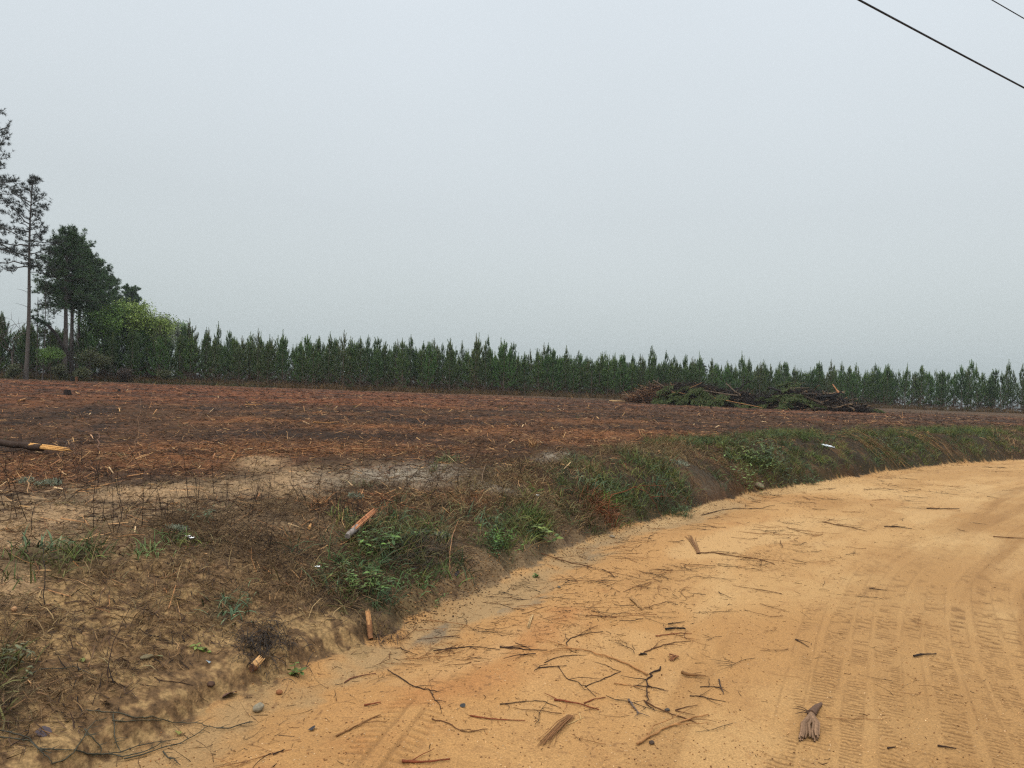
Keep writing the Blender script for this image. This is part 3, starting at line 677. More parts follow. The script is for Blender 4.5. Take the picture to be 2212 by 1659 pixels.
stuff('straw_litter', [p1, p2], M_LITTER, 'orange-tan shredded pine straw strewn in bands over the cleared field', 'straw')
DK = [alb(52, 40, 32), alb(72, 54, 42), alb(38, 31, 28), alb(88, 66, 50), alb(104, 80, 60)]
x, y, s, a = field_pts(60000, 3.2, 40, .35, lambda x, y, s, a: np.clip(.75-.7*blobs(BARE, x, y), .1, 1)*np.clip(.55+.8*fbm(x, y, .6, 3, 58), .1, 1))
nr_ = np.hypot(x, y) < 6.5; kp = nr_
xn, yn, sn, an = field_pts(130000, 3.0, 7.5, .12, lambda x, y, s, a: np.clip(.5+.9*fbm(x, y, .35, 3, 59), .06, 1)*sstep(.1, .4, s))
NL = [alb(84, 64, 46), alb(128, 100, 68), alb(154, 124, 86), alb(106, 82, 58), alb(64, 48, 36), alb(138, 116, 84)]
pn = lay(xn, yn, (.012, .09), (.0005, .0015), NL, el=.3, tube=True)
p0 = lay(x[nr_ & kp], y[nr_ & kp], (.02, .12), (.0008, .0020), NL, el=.2, tube=True)
x, y = x[~nr_], y[~nr_]
p1 = lay(x, y, (.05, .24), (.0018, .0045), DK, el=.18, tube=True)
x, y, s, a = field_pts(26000, 3.0, 9, .15)
p2 = lay(x, y, (.015, .08), (.0012, .004), DK+[alb(120, 90, 60), alb(150, 118, 80)], el=.3)
x, y, s, a = field_pts(46000, 9, 96, .8)
p3 = lay(x, y, (.12, .4), (.008, .022), [alb(54, 38, 28), alb(42, 31, 25), alb(84, 58, 40)], el=.12, far=True)
stuff('twig_litter', [pn, p0, p1, p2, p3], M_LITTER, 'dark broken twigs and bark bits matting the cleared field', 'twigs')
# wood chips: little slabs
def slabs(x, y, Ls, Ws, cols, tilt=.35, lift=.008):
    n = len(x); f = np.where(np.hypot(x, y) > 20, 1.6, 1)
    l = rs.uniform(*Ls, n)*f; w = rs.uniform(*Ws, n)*f; h = w*.35
    az = rs.uniform(0, 6.28, n); t = rs.normal(0, tilt, n); d = np.stack([np.cos(az)*np.cos(t), np.sin(az)*np.cos(t), np.sin(t)], -1)
    sd_ = np.stack([-np.sin(az), np.cos(az), np.zeros(n)], -1); up = np.cross(d, sd_)
    c = np.stack([x, y, H(x, y)+lift+np.abs(np.sin(t))*l*.4], -1); V = []
    for (i_, j_, k_) in [(-1, -1, -1), (1, -.6, -1), (1, .5, -1), (-1, 1, -1), (-.8, -.8, 1), (.9, -.4, 1), (.8, .4, 1), (-.9, .8, 1)]:
        V.append(c+d*(l*i_*.5)[:, None]+sd_*(w*j_*.5)[:, None]+up*(h*k_*.5)[:, None])
    V = np.stack(V, 1).reshape(-1, 3); b = np.arange(n)[:, None, None]*8
    Fq = (b+np.array([[0, 3, 2, 1], [4, 5, 6, 7], [0, 1, 5, 4], [1, 2, 6, 5], [2, 3, 7, 6], [3, 0, 4, 7]])[None]).reshape(-1, 4)
    return V, Fq, np.repeat(pick(cols, n, rs, .15), 8, 0)
x, y, s, a = field_pts(2200, 6, 85, .6, lambda x, y, s, a: np.clip(.3+strawd(x, y, s, a), 0, 1))
x3, y3, s3, a3 = field_pts(500, 3, 9, .3)
stuff('wood_chips', [slabs(x, y, (.04, .20), (.006, .022), [alb(214, 168, 112), alb(190, 140, 92), alb(226, 190, 142), alb(170, 120, 80)]), slabs(x3, y3, (.015, .05), (.003, .010), [alb(200, 156, 108), alb(150, 110, 74)])],
      M_WOOD, 'pale splintered wood chips scattered over the cleared field', 'wood chips')
# grass and dead stems
def tufts(x, y, nb, Ls, w, cols, spread=.05, el=(.9, 1.5), bend=-1.1, k=4, jit=.2):
    n = len(x); px = np.repeat(x, nb)+rs.normal(0, spread, n*nb); py = np.repeat(y, nb)+rs.normal(0, spread, n*nb)
    m = n*nb; hh = np.repeat(rs.uniform(.6, 1.25, n), nb); Ln = rs.uniform(*Ls, m)*hh
    C = arcs(np.stack([px, py, H(px, py)-.01], -1), rs.uniform(0, 6.28, m), rs.uniform(*el, m), Ln, rs.normal(bend, .5, m), k)
    V, F = ribbons(C, w*rs.uniform(.7, 1.3, (m, 1))*np.array([1, .9, .65, .12][:k])[None], rs.uniform(0, 3, m))
    cc = np.repeat(pick(cols, n, rs, .12), nb, 0)*(1+rs.normal(0, .15, (m, 1))); return V, F, np.repeat(np.clip(cc, .003, 1), k*2, 0)
GR = [alb(92, 108, 56), alb(70, 88, 48), alb(122, 128, 66), alb(84, 104, 74), alb(108, 104, 62)]
BR = [alb(136, 112, 76), alb(112, 90, 62), alb(162, 136, 94), alb(86, 68, 50), alb(128, 116, 80)]
bankdens = lambda x, y, s, a: np.clip(sstep(.10, .4, s)*sstep(1.0+.12*a, .5+.1*a, s)*sstep(.8, 4, a)*.6+blobs(GREEN, x, y)*.5+.02, 0, 1)*np.clip(.6+.9*fbm(x, y, .7, 3, 77), .05, 1)
x, y, s, a = field_pts(9000, 3.6, 34, .12, bankdens)
bx, by = bank_pts(15000, 1.5, 60, .05, 2.4, lambda x, y, s, a: np.clip(sstep(-.1, .18, s)*sstep(1.0+.12*a, .5+.1*a, s)*sstep(.8, 9, a), 0, 1)*np.clip(.45+1.1*fbm(x, y, .9, 3, 77), .04, 1))
x = np.concatenate([x, bx]); y = np.concatenate([y, by])
g = blobs(GREEN, x, y)*.8+.18*sstep(8, 13, np.hypot(x, y))+.6*fbm(x, y, 1.1, 3, 78)+rs.normal(0, .12, len(x)) > .38
pA = tufts(x[g], y[g], 15, (.07, .24), .0035, GR); pB = tufts(x[~g], y[~g], 12, (.06, .22), .0026, BR+[alb(104, 98, 60), alb(160, 130, 90)], bend=-1.5)
x, y, s, a = field_pts(2500, 3.0, 12, .3); pC = tufts(x, y, 7, (.05, .16), .002, BR, bend=-1.6)
stuff('grass', [pA], M_GRASS, 'green and olive grass growing on the roadside bank', 'grass')
stuff('dry_grass', [pB, pC], M_GRASS, 'matted brown dead grass on the roadside bank and verge', 'dry grass')
# tangled dead stems on the bank
x, y, s, a = field_pts(16000, 3.4, 32, .05, lambda x, y, s, a: sstep(0, .3, s)*sstep(2.0, .9, s)*sstep(.5, 3, a))
bx, by = bank_pts(12000, 1.5, 60, .03, 2.2, lambda x, y, s, a: sstep(0, .2, s)*.8)
x = np.concatenate([x, bx]); y = np.concatenate([y, by])
V1 = lay(x, y, (.10, .42), (.0011, .0024), [alb(80, 62, 46), alb(104, 82, 58), alb(136, 110, 78), alb(56, 46, 38), alb(120, 98, 72)], k=5, el=.5, bend=-.5, swirl=1.2, tube=True)
stuff('dead_stems', [V1], M_LITTER, 'tangle of thin dead brown stems lying over the roadside bank', 'dead stems')
# dry broomsedge fringe along the foot of the plantation
sA = rs.uniform(0, tla[-1], 5200); xA, yA = along(sA); yA = yA-rs.gamma(2, .5, len(sA))+.9; xA = xA+rs.normal(0, .5, len(sA))
uA = CU+FPX*xA/yA
pF = tufts(xA, yA, 9, (.45, 1.05), .010, [alb(118, 94, 62), alb(100, 78, 54), alb(134, 106, 70), alb(84, 74, 48)], spread=.25, el=(1.1, 1.55), bend=-.5)
stuff('tall_dry_grass', [pF], M_GRASS, 'fringe of tall tan dry grass along the foot of the pines', 'dry grass')
m = (uA < 600) & (rs.random(len(uA)) < .8)
stuff('undergrowth', [tufts(xA[m], yA[m]-.3, 10, (.25, .7), .02, [alb(78, 84, 46), alb(92, 88, 52), alb(70, 66, 44)], spread=.3, el=(.6, 1.5))], M_GRASS, 'low green and olive undergrowth below the trees at the left', 'undergrowth')
# bits and grit on the road
def road_pts(n, r1, r2, dens):
    x, y = sample(n, r1, r2, *AZ, rs); s, a = footdist(x, y); k = (s < 0) & (s > -8.2); k &= rs.random(n) < dens(x, y, s, a); return x[k], y[k]
twd = lambda x, y, s, a: np.clip(sstep(-3.0, -1.2, s+.5*fbm(x, y, 1, 3, 66))*sstep(.9, 2.6, a+.6*s)*.9+.05, 0, 1)*np.clip(.55+1.1*fbm(x, y, .6, 3, 67), .05, 1)
x, y = road_pts(26000, 2.9, 30, twd)
q1 = lay(x, y, (.012, .07), (.0008, .0022), [alb(96, 66, 40), alb(72, 50, 34), alb(130, 92, 56), alb(50, 38, 30)], el=.05, tube=True, lift=.002, swirl=.8)
x, y = road_pts(60000, 2.9, 26, lambda x, y, s, a: twd(x, y, s, a)*sstep(.0, .45, fbm(x, y, .45, 3, 97)))
q3_ = lay(x, y, (.05, .22), (.0005, .0013), [alb(112, 72, 46), alb(78, 52, 36), alb(140, 94, 60), alb(56, 42, 34)], el=.04, tube=True, lift=.002, swirl=.9, k=4)
ex, ey = bank_pts(5000, 2.2, 50, .031, .2, lambda x, y, s, a: 1+0*x)
dnx = np.abs(rs.normal(0, .16, len(ex)))
q4_ = slabs(ex+dnx*.7, ey-dnx*.7, (.004, .018), (.004, .015), [alb(150, 112, 70), alb(110, 82, 54), alb(76, 58, 42), alb(172, 132, 86)], lift=.002)
stuff('soil_crumbs', [q4_], M_STONE, 'loose crumbs and clods of soil along the foot of the bank', 'soil crumbs')
x, y = road_pts(9000, 2.9, 20, lambda x, y, s, a: sstep(-.9, -.1, s)*.8)
q5_ = lay(x, y, (.02, .14), (.0006, .0016), DK+[alb(120, 92, 64)], el=.12, tube=True, lift=.002, swirl=.9, k=4)
stuff('twig_crumbs', [q1, q3_, q5_], M_LITTER, 'tiny dark twig crumbs peppered over the sandy road', 'twigs')
x, y = road_pts(30000, 2.9, 14, lambda x, y, s, a: np.clip(.35+.6*fbm(x, y, .5, 3, 68)+.4*np.exp(-((s+.95)/.35)**2), .05, 1))
q2 = slabs(x, y, (.004, .011), (.004, .009), [alb(206, 160, 106), alb(160, 114, 68), alb(132, 92, 58), alb(214, 176, 128), alb(190, 146, 92)], lift=.0005)
stuff('grit', [q2], M_STONE, 'coarse orange-brown grit on the sand of the road edge', 'grit')
print('scatter done')

# ------------------------------------------------------------------ single twigs lying on the road
BW = alb(104, 70, 44); BD = alb(62, 44, 34); BL = alb(150, 106, 66); BK = alb(36, 32, 30)
def stick_mesh(name, pts, r, col, m=5, sides=None, seed=0, mat=None, wander=.0):
    """a stick along 3-D points with optional side shoots; rounded ends"""
    rq = np.random.default_rng(seed); mb = MB(); pts = np.asarray(pts, float)
    k = max(4, len(pts)*3); t = np.linspace(0, len(pts)-1, k); i0 = np.minimum(t.astype(int), len(pts)-2); f = (t-i0)[:, None]
    q = pts[i0]*(1-f)+pts[i0+1]*f; Ltot = np.linalg.norm(np.diff(pts, axis=0), axis=1).sum()
    q[1:-1] += rq.normal(0, 1, (k-2, 3))*[wander*Ltot, wander*Ltot, wander*.2*Ltot]
    rad = r*np.linspace(1, .5, k)*(1+rq.normal(0, .12, k)); cap_cone(q, rad, m, col, mb)
    for (fr, ang, l, rr_) in (sides or []):
        j = int(fr*(k-1)); j = min(j, k-2); d = nrm(q[j+1]-q[j]); a = math.atan2(d[1], d[0])+ang
        cl = arcs(q[j][None], np.array([a]), np.array([.12]), np.array([l]), np.array([-.15]), 5, np.array([rq.normal(0, .6)]))[0]
        cl[1:] += rq.normal(0, .03*l, (4, 3))*[1, 1, .3]
        V, Fq = path_tube(cl, np.linspace(rr_, rr_*.4, 5), 4); mb.add(V, Fq, col)
    return mb.mesh(name, mat or M_BARK, True)
rt = np.random.default_rng(91)
TW = []
for k in range(16):
    n = 5; L_ = rt.uniform(.12, .30) if k < 11 else rt.uniform(.3, .5)
    st = L_/n; a = 0; p = np.zeros(3); pts = [p]
    for q in range(n): a += rt.normal(0, .28); p = p+np.array([math.cos(a)*st, math.sin(a)*st, 0]); pts.append(p)
    pts = np.array(pts); pts[:, 2] = .004+np.abs(rt.normal(0, .004, n+1)); pts -= [pts[:, 0].mean(), pts[:, 1].mean(), 0]
    sides = [(rt.uniform(.2, .8), rt.choice([-1, 1])*rt.uniform(.5, 1.1), L_*rt.uniform(.15, .45), .0016) for _ in range(int(rt.integers(0, 4)) if k < 11 else 4)]
    TW.append(stick_mesh('twig', pts, rt.uniform(.0014, .0030), [BW, BD, BD, BK, BL][k % 5], sides=sides, seed=k))
placed = 0
for tries in range(6000):
    if placed >= 250: break
    x, y = sample(1, 3.1, 20, -38, 39, rt); s, a = footdist(x, y)
    if not (-8 < s[0] < -.15): continue
    if rt.random() > twd(x, y, s, a)[0]: continue
    d = math.hypot(x[0], y[0]); k = int(rt.integers(0, 16))
    left = x[0] < d*.0; 
    if s[0] > -.75: lab, gp = 'thin dark twig lying in the pale sand gutter under the bank', 'twigs in the gutter sand'
    elif s[0] < -2.6: lab, gp = 'thin twig lying across the tyre-tread marks of the road', 'twigs on the tyre tracks'
    elif s[0] < -1.7 and d < 8.5: lab, gp = 'thin twig between the dense near scatter and the tyre tracks', 'twigs between the near scatter and the tracks'
    elif d > 8.5: lab, gp = 'thin brown twig in the far scatter on the sandy road edge', 'twigs of the far scatter on the road'
    else: lab, gp = 'thin brown twig in the near scatter on the sandy road', 'twigs of the near scatter on the road'
    az = rt.normal(.1, .8)+(math.pi if rt.random() < .5 else 0)
    o = put('twig', TW[k], loc=(x[0], y[0], h1(x, y)+.003), rot=(0, 0, az), scale=rt.uniform(.7, 1.25)*(1.25 if d > 8 else 1))
    tag(o, lab, 'twig', gp); placed += 1
print('twigs', placed)

# ---- sticks one can single out, each traced on the road and laid on its surface
def hero(name, pix, r, col, label, cat='stick', sides=None, seed=0, mat=None, wander=.008, m=6, lift=.0, zs=None):
    g = [G(u, v) for (u, v) in pix]; o0 = g[0]
    pts = [(p.x-o0.x, p.y-o0.y, p.z-o0.z+r+lift+(zs[i] if zs else 0)) for i, p in enumerate(g)]
    if pts and name != 'vine': r = r*.62
    me = stick_mesh(name, pts, r, col, m, sides, seed, mat, wander)
    return tag(put(name, me, loc=o0), label, cat)
def c2(x, y, ox, oy, w, iw): f = w/iw; return ((ox+x*f)/4096*2212, (oy+y*f)/4096*2212)
q3 = lambda *p: [c2(a, b, 2000, 2150, 1100, 1979) for a, b in p]       # third lower zoom of the photograph
q4 = lambda *p: [c2(a, b, 3000, 2150, 1096, 1972) for a, b in p]
q2_ = lambda *p: [c2(a, b, 1000, 2150, 1100, 1979) for a, b in p]
q1_ = lambda *p: [c2(a, b, 0, 2250, 1100, 2212) for a, b in p]
m2 = lambda *p: [c2(a, b, 1000, 1600, 1100, 2212) for a, b in p]
m1 = lambda *p: [c2(a, b, 0, 1500, 1100, 2212) for a, b in p]
m3 = lambda *p: [c2(a, b, 2000, 1600, 1100, 2212) for a, b in p]
m4 = lambda *p: [c2(a, b, 3000, 1600, 1096, 2212) for a, b in p]
TAN = alb(176, 128, 80); RED = alb(126, 68, 42)
hero('branch', q3((1060, 1000), (940, 930), (800, 875), (640, 825), (475, 800)), .010, TAN, 'longest tan branch slanting across the twig scatter, its forked end up left', 'branch', [(.97, .6, .22, .004), (.97, -.4, .25, .004), (.9, .2, .3, .003), (.55, .5, .1, .002)], 1)
hero('branch', q3((475, 800), (500, 735), (590, 700), (740, 680)), .005, BD, 'curved dark twig rising from the end of the longest tan branch', 'branch', [(.3, .7, .12, .002), (.6, -.6, .1, .002)], 2)
hero('branch', q3((1155, 940), (1080, 995), (1050, 1045), (1060, 1130), (1070, 1215), (1115, 1255)), .0075, BD, 'dark crooked branch hooking down from the foot of the longest tan branch', 'branch', [(.5, .9, .12, .003), (.4, -1.2, .14, .003)], 3)
hero('branch', q3((1035, 1180), (1130, 1235), (1240, 1280), (1330, 1305), (1430, 1350)), .006, BW, 'thin brown branch crossing the big bark-stripped stick', 'branch', [(.8, .5, .14, .002), (.6, -.5, .1, .002)], 4)
hero('stick', q3((985, 1500), (1100, 1430), (1250, 1360), (1380, 1310), (1500, 1285)), .010, TAN, 'thick frayed tan stick lying lowest right of the scatter', 'stick', [(.2, .15, .4, .004), (.5, -.5, .18, .003)], 5)
hero('stick', q3((390, 1178), (480, 1190), (600, 1215), (712, 1250)), .008, RED, 'reddish straight stick sloping down left of the crooked branch', 'stick', [(.1, 2.6, .1, .003), (.3, -.9, .12, .002)], 6)
hero('stick', q3((605, 1200), (680, 1170), (760, 1157)), .006, RED, 'short rust-red stick right above the reddish straight one', 'stick', seed=7)
hero('stick', q3((275, 945), (370, 937), (478, 930)), .006, BD, 'straight dark stick left of the longest tan branch', 'stick', seed=8)
hero('stick', q3((925, 1180), (960, 1230), (1000, 1280)), .010, alb(104, 88, 78), 'short grey-brown stick with a frayed foot under the crooked branch', 'stick', [(.95, .3, .08, .003), (.95, -.3, .07, .003)], 9)
hero('stick', q3((1190, 672), (1260, 665), (1335, 668)), .013, BK, 'short black charred stick above the longest tan branch', 'charred stick', seed=10)
hero('stick', q3((1010, 850), (1060, 853)), .011, BK, 'small black charred stub just right of the branch fork scatter', 'charred stick', seed=11)
hero('stick', q3((1210, 627), (1270, 620), (1330, 612)), .006, BK, 'thin black stick just above the charred one', 'stick', seed=12)
hero('stick', q3((1120, 715), (1200, 705), (1290, 695), (1380, 697)), .006, RED, 'slender reddish stick just below the charred one', 'stick', seed=13)
hero('branch', q3((1000, 850), (1090, 815), (1180, 780), (1280, 757), (1375, 752)), .006, BW, 'long brown forked twig right of the longest tan branch', 'branch', [(.3, .4, .2, .003), (.5, -.5, .12, .003)], 14)
hero('stick', q3((1310, 990), (1360, 1008), (1410, 1010), (1480, 1015)), .016, alb(128, 92, 56), 'stubby bark-wrapped stick alone on the right side of the scatter', 'stick', [(.4, .5, .08, .003), (.7, -.6, .07, .003)], 15)
hero('branch', q3((1440, 1080), (1520, 1078), (1610, 1083)), .004, BD, 'dark twig forming a bar right of the stubby bark-wrapped stick', 'branch', [(.4, .8, .12, .002), (.7, -.9, .1, .003)], 16)
hero('stick', q3((1575, 1030), (1590, 1085), (1610, 1135)), .007, alb(80, 66, 58), 'short grey stick pointing down beside the bar-shaped twig', 'stick', seed=17)
hero('branch', q3((1365, 1145), (1450, 1150), (1530, 1170), (1625, 1187)), .0045, BD, 'dark branching twig below the bar-shaped twig', 'branch', [(.3, .9, .14, .002), (.5, -.8, .12, .002)], 18)
hero('branch', q3((1262, 1250), (1340, 1225), (1425, 1212)), .005, BW, 'brown twig rising right above the crossing branch', 'branch', [(.1, -1.4, .1, .003)], 19)
hero('stick', q3((820, 1056), (920, 1068), (1020, 1085)), .006, TAN, 'tan split stick crossing the crooked branch', 'stick', seed=20)
hero('branch', q3((960, 1070), (1060, 1078), (1180, 1100)), .005, BD, 'dark thin twig laid over the tan split stick', 'branch', [(.2, 1.0, .1, .002), (.1, -1.2, .14, .002)], 21)
hero('branch', q3((0, 795), (100, 800), (200, 815), (340, 818)), .007, BD, 'dark bundled twig pointing right at the left of the road scatter', 'branch', [(.2, .4, .14, .003), (.1, -.2, .2, .003)], 22)
hero('branch', q3((-480, 820), (-330, 805), (-220, 790), (-90, 800), (0, 815)), .006, BD, 'long dark thorny branch lying left of the road scatter', 'branch', [(.2, .8, .08, .003), (.35, 1.2, .08, .002), (.5, -.4, .14, .003)], 23)
hero('branch', q3((0, 1205), (100, 1195), (190, 1183), (300, 1180), (420, 1225)), .0045, BD, 'thin arched twig reaching toward the reddish straight stick', 'branch', [(.1, -1.0, .1, .002)], 24)
hero('stick', q3((-215, 1290), (-100, 1310), (0, 1318), (180, 1325)), .006, RED, 'rust-red root strip lying near the lower middle of the road', 'stick', seed=25)
hero('branch', q3((-490, 1310), (-380, 1340), (-310, 1380), (-260, 1410), (-90, 1385)), .005, BW, 'wavy brown twig left of the rust-red root strip', 'branch', [(.7, 1.2, .1, .002)], 26)
hero('branch', q3((320, 905), (400, 870), (500, 850), (620, 850)), .004, BD, 'thin dark twig under the fork of the longest tan branch', 'branch', [(.5, -.7, .1, .002)], 27)
hero('branch', q3((610, 1080), (740, 1025), (860, 970), (740, 915), (680, 900)), .004, BD, 'dark twig bent like an arrowhead beside the longest tan branch', 'branch', seed=28)
hero('branch', q3((420, 930), (470, 1010), (540, 1040), (620, 1080), (690, 1150)), .004, BD, 'thin forked twig trailing down through the middle of the scatter', 'branch', [(.4, .5, .2, .002), (.6, -.4, .2, .002)], 29)
hero('stick', q2_((820, 1218), (880, 1208), (942, 1195)), .008, RED, 'short thick red-brown stick beside the stray tyre print', 'stick', seed=30)
hero('branch', q2_((990, 958), (1080, 1020), (1190, 1080), (1300, 1105), (1340, 1118)), .006, BD, 'dark branch lying down across the top of the stray tyre print', 'branch', [(.5, .9, .1, .002), (.8, -.7, .08, .002)], 31)
hero('branch', q2_((1300, 1115), (1325, 1170), (1370, 1210), (1375, 1270)), .004, BD, 'thin dark twig trailing down from the branch across the tyre print', 'branch', [(.4, .5, .08, .002)], 32)
hero('stick', q2_((165, 1570), (205, 1553), (248, 1535)), .006, BD, 'short dark stick alone near the bottom left of the road', 'stick', seed=33)
hero('stick', q2_((1095, 1625), (1200, 1632), (1300, 1628), (1440, 1610)), .010, RED, 'long red-brown stick with a black middle at the bottom edge', 'stick', [(.2, 1.2, .14, .003)], 34)
hero('branch', q2_((680, 1052), (730, 1018), (810, 998), (905, 985)), .006, alb(110, 66, 48), 'reddish twig in the gutter sand right of the bank toe', 'branch', [(.4, .8, .06, .002)], 35)
hero('stick', q2_((620, 1440), (730, 1385), (850, 1320), (940, 1285)), .007, alb(136, 96, 58), 'frayed brown straw-like strip lying left of the stray tyre print', 'stick', [(.2, .2, .2, .003), (.4, -.2, .15, .003)], 36)
hero('branch', q4((1178, 865), (1240, 852), (1340, 850)), .011, alb(52, 42, 38), 'dark stick lying straight across the tyre tracks, right of centre', 'stick', [(.3, .3, .05, .003)], 37)
hero('stick', q4((858, 370), (910, 378), (985, 385)), .007, BD, 'dark twig farther up across the left edge of the tyre tracks', 'stick', [(.1, .4, .06, .003)], 38)
hero('stick', q4((325, 738), (375, 765), (425, 795)), .006, BD, 'small dark forked twig left of the tyre tracks', 'stick', [(.1, .2, .1, .003)], 39)
hero('stick', q4((1350, 1508), (1420, 1518), (1485, 1530)), .007, BD, 'dark stick on the tyre tracks near the bottom right', 'stick', seed=40)
hero('stick', q4((990, 1525), (1050, 1515)), .006, BD, 'very short dark stick left of the one near the bottom right', 'stick', seed=41)
hero('stick', m4((1425, 880), (1540, 885), (1690, 882)), .012, BD, 'long dark stick lying level on the far part of the road', 'stick', [(.3, .2, .2, .003)], 42)
hero('stick', m4((1965, 1110), (2080, 1118), (2215, 1125)), .012, BW, 'long brown stick running out at the right edge of the road', 'stick', seed=43)
hero('branch', m4((600, 992), (700, 1015), (830, 1035), (940, 1065)), .010, BW, 'long brown branch at the right end of the far twig scatter', 'branch', [(.3, .3, .3, .003), (.6, -.3, .2, .003)], 44)
hero('branch', m4((1085, 1028), (1180, 1030), (1310, 1048)), .012, BD, 'dark tufted branch right of the far twig scatter', 'branch', [(.3, .5, .16, .004), (.2, -.4, .2, .004), (.5, .9, .1, .003)], 45)
hero('branch', m3((1580, 1240), (1700, 1230), (1900, 1265), (2080, 1285), (2212, 1330)), .009, BW, 'long thin branch trailing right from the frayed root tuft', 'branch', [(.3, .4, .3, .003), (.6, -.3, .4, .003), (.8, .5, .3, .003)], 46)
hero('branch', m3((1620, 930), (1780, 890), (1900, 880), (2060, 880), (2212, 850)), .008, BD, 'dark drooping branch along the far edge of the road below the bank', 'branch', [(.3, .4, .4, .003), (.5, -.3, .5, .003), (.7, .6, .4, .003)], 47)
for k_, (pp, lb) in enumerate([(m3((330, 1240), (500, 1300), (700, 1345), (860, 1380), (930, 1440)), 'long brown branch stretched over the orange berm of the road edge'),
        (m3((880, 1010), (880, 950), (1080, 905), (1200, 905), (1300, 945)), 'arching rust-brown stem leaning off the bank onto the sand')]):
    hero('branch', pp, .008, RED if k_ else BW, lb, 'branch', [(.2, .3, .3, .003), (.5, -.3, .4, .003), (.8, .4, .3, .003)], 48+k_, zs=[0, .25, .3, .22, 0] if k_ else None)

# frayed root lying on the road
def root_piece():
    g = G(*q4((440, 1300))[0]); root = bpy.data.objects.new('splintered_root', None); COLL.objects.link(root); root.location = g
    tag(root, 'grey-brown splintered root forked into two frayed legs on the tyre tracks', 'root')
    tip = np.array(G(*q4((512, 1210))[0]))-np.array(g); l1 = np.array(G(*q4((372, 1475))[0]))-np.array(g); l2 = np.array(G(*q4((480, 1475))[0]))-np.array(g)
    n0 = np.array([0, 0, .02]); c = alb(148, 116, 88)
    mb = MB(); cap_cone([tip+[0, 0, .01], tip*.5+n0, n0], [.008, .016, .022], 7, alb(110, 84, 66), mb); put('neck', mb.mesh('root_neck', M_WOOD, True), root)
    for ll, sg in ((l1, -1), (l2, 1)):
        mb = MB()
        for q in range(9):
            off = np.array([rt.normal(0, .008), rt.normal(0, .005), rt.uniform(0, .012)]); mid = ll*.5+np.array([sg*.012, 0, .02])+off*1.4
            e = ll*rt.uniform(.85, 1.02)+off*2; e[2] = max(e[2], .006); V, Fq = path_tube([n0+off*.3, ll*.25+np.array([0, 0, .022])+off, mid, ll*.78+off*1.8+[0, 0, .01], e], np.array([.010, .009, .008, .007, .004]), 5); mb.add(V, Fq, c*rt.uniform(.7, 1.2))
        put('leg', mb.mesh('root_leg', M_WOOD, True), root)
    mb = MB()
    for a in (2.6, 3.3, 2.1): 
        cl = arcs(np.array([n0]), np.array([a]), np.array([.5]), np.array([.09]), np.array([-.9]), 5)[0]; V, Fq = path_tube(cl, [.003, .003, .002, .002, .001], 4); mb.add(V, Fq, alb(92, 70, 52))
    put('rootlet', mb.mesh('rootlets', M_WOOD), root)
root_piece()
# fibrous bundles of shredded bark
def bundle(name, a, b, n, r, col, label, fan=.06, cat='bark strip'):
    p = np.array(G(*a)); q = np.array(G(*b)); d = q-p; l = np.linalg.norm(d); sd_ = nrm(np.cross(d, [0, 0, 1.]))
    mb = MB()
    n = int(n*.6); fan = fan*.7
    for i_ in range(n):
        o1 = rt.normal(0, 1); cl = [p+sd_*o1*.008+[0, 0, .008], p+d*.35+sd_*o1*.014+[0, 0, .012+rt.uniform(0, .012)], p+d*.7+sd_*o1*fan*l*.6+[0, 0, .014], p+d*rt.uniform(.85, 1.05)+sd_*o1*fan*l+[0, 0, .006]]
        V, Fq = path_tube(np.array(cl)-p, np.array([r, r, r*.8, r*.4])*.7, 4); mb.add(V, Fq, col*rt.uniform(.65, 1.3))
    return tag(put(name, mb.mesh(name, M_WOOD), loc=p), label, cat)
bundle('bark_bundle', q3((510, 1290))[0], q3((290, 1500))[0], 26, .0035, alb(140, 98, 62), 'fan of shredded brown bark fibres lying on the lower middle of the road', .10)
bundle('bark_bundle', q3((235, 565))[0], q3((195, 660))[0], 14, .004, alb(206, 170, 118), 'small pale bundle of split fibres near the orange berm', .12)
bundle('bark_bundle', q3((940, 440))[0], q3((1015, 515))[0], 14, .006, alb(176, 136, 88), 'tan splintered piece with wispy roots in the upper scatter', .08)
bundle('bark_bundle', m3((1600, 1240))[0], m3((1520, 1090))[0], 18, .005, alb(150, 110, 72), 'frayed root tuft standing out in the upper scatter below the bank', .07)
bundle('bark_bundle', q3((1270, 860))[0], q3((1225, 900))[0], 9, .006, alb(140, 92, 58), 'small curled bark scrap right of the long forked twig', .1)
# pale matchstick splinters crossing
hero('stick', q3((475, 1355), (540, 1325), (605, 1298)), .003, alb(222, 190, 130), 'longer of two pale crossed splinters', 'splinter', seed=61)
hero('stick', q3((572, 1280), (582, 1320)), .003, alb(222, 190, 130), 'shorter of two pale crossed splinters', 'splinter', seed=62, lift=.006)
hero('stick', m1((610, 940), (720, 928), (820, 915)), .012, alb(200, 150, 98), 'pale flat splinter lying under another on the left grey sand', 'splinter', seed=63)
hero('stick', m1((735, 905), (800, 905), (870, 890)), .014, alb(186, 136, 90), 'thicker pale splinter right above another on the left grey sand', 'splinter', seed=64)
hero('stick', m1((688, 1045), (725, 1020), (768, 990)), .008, alb(196, 148, 100), 'pale splinter slanting up to the right on the left verge', 'splinter', seed=65)
hero('stick', m1((1370, 1048), (1430, 1036)), .012, alb(206, 150, 92), 'stubby orange chip among the black stems', 'splinter', seed=66)
hero('stick', m1((1260, 1272), (1320, 1274), (1385, 1270)), .008, alb(170, 130, 80), 'pale splinter by the lichen clump in the near verge', 'splinter', seed=67)
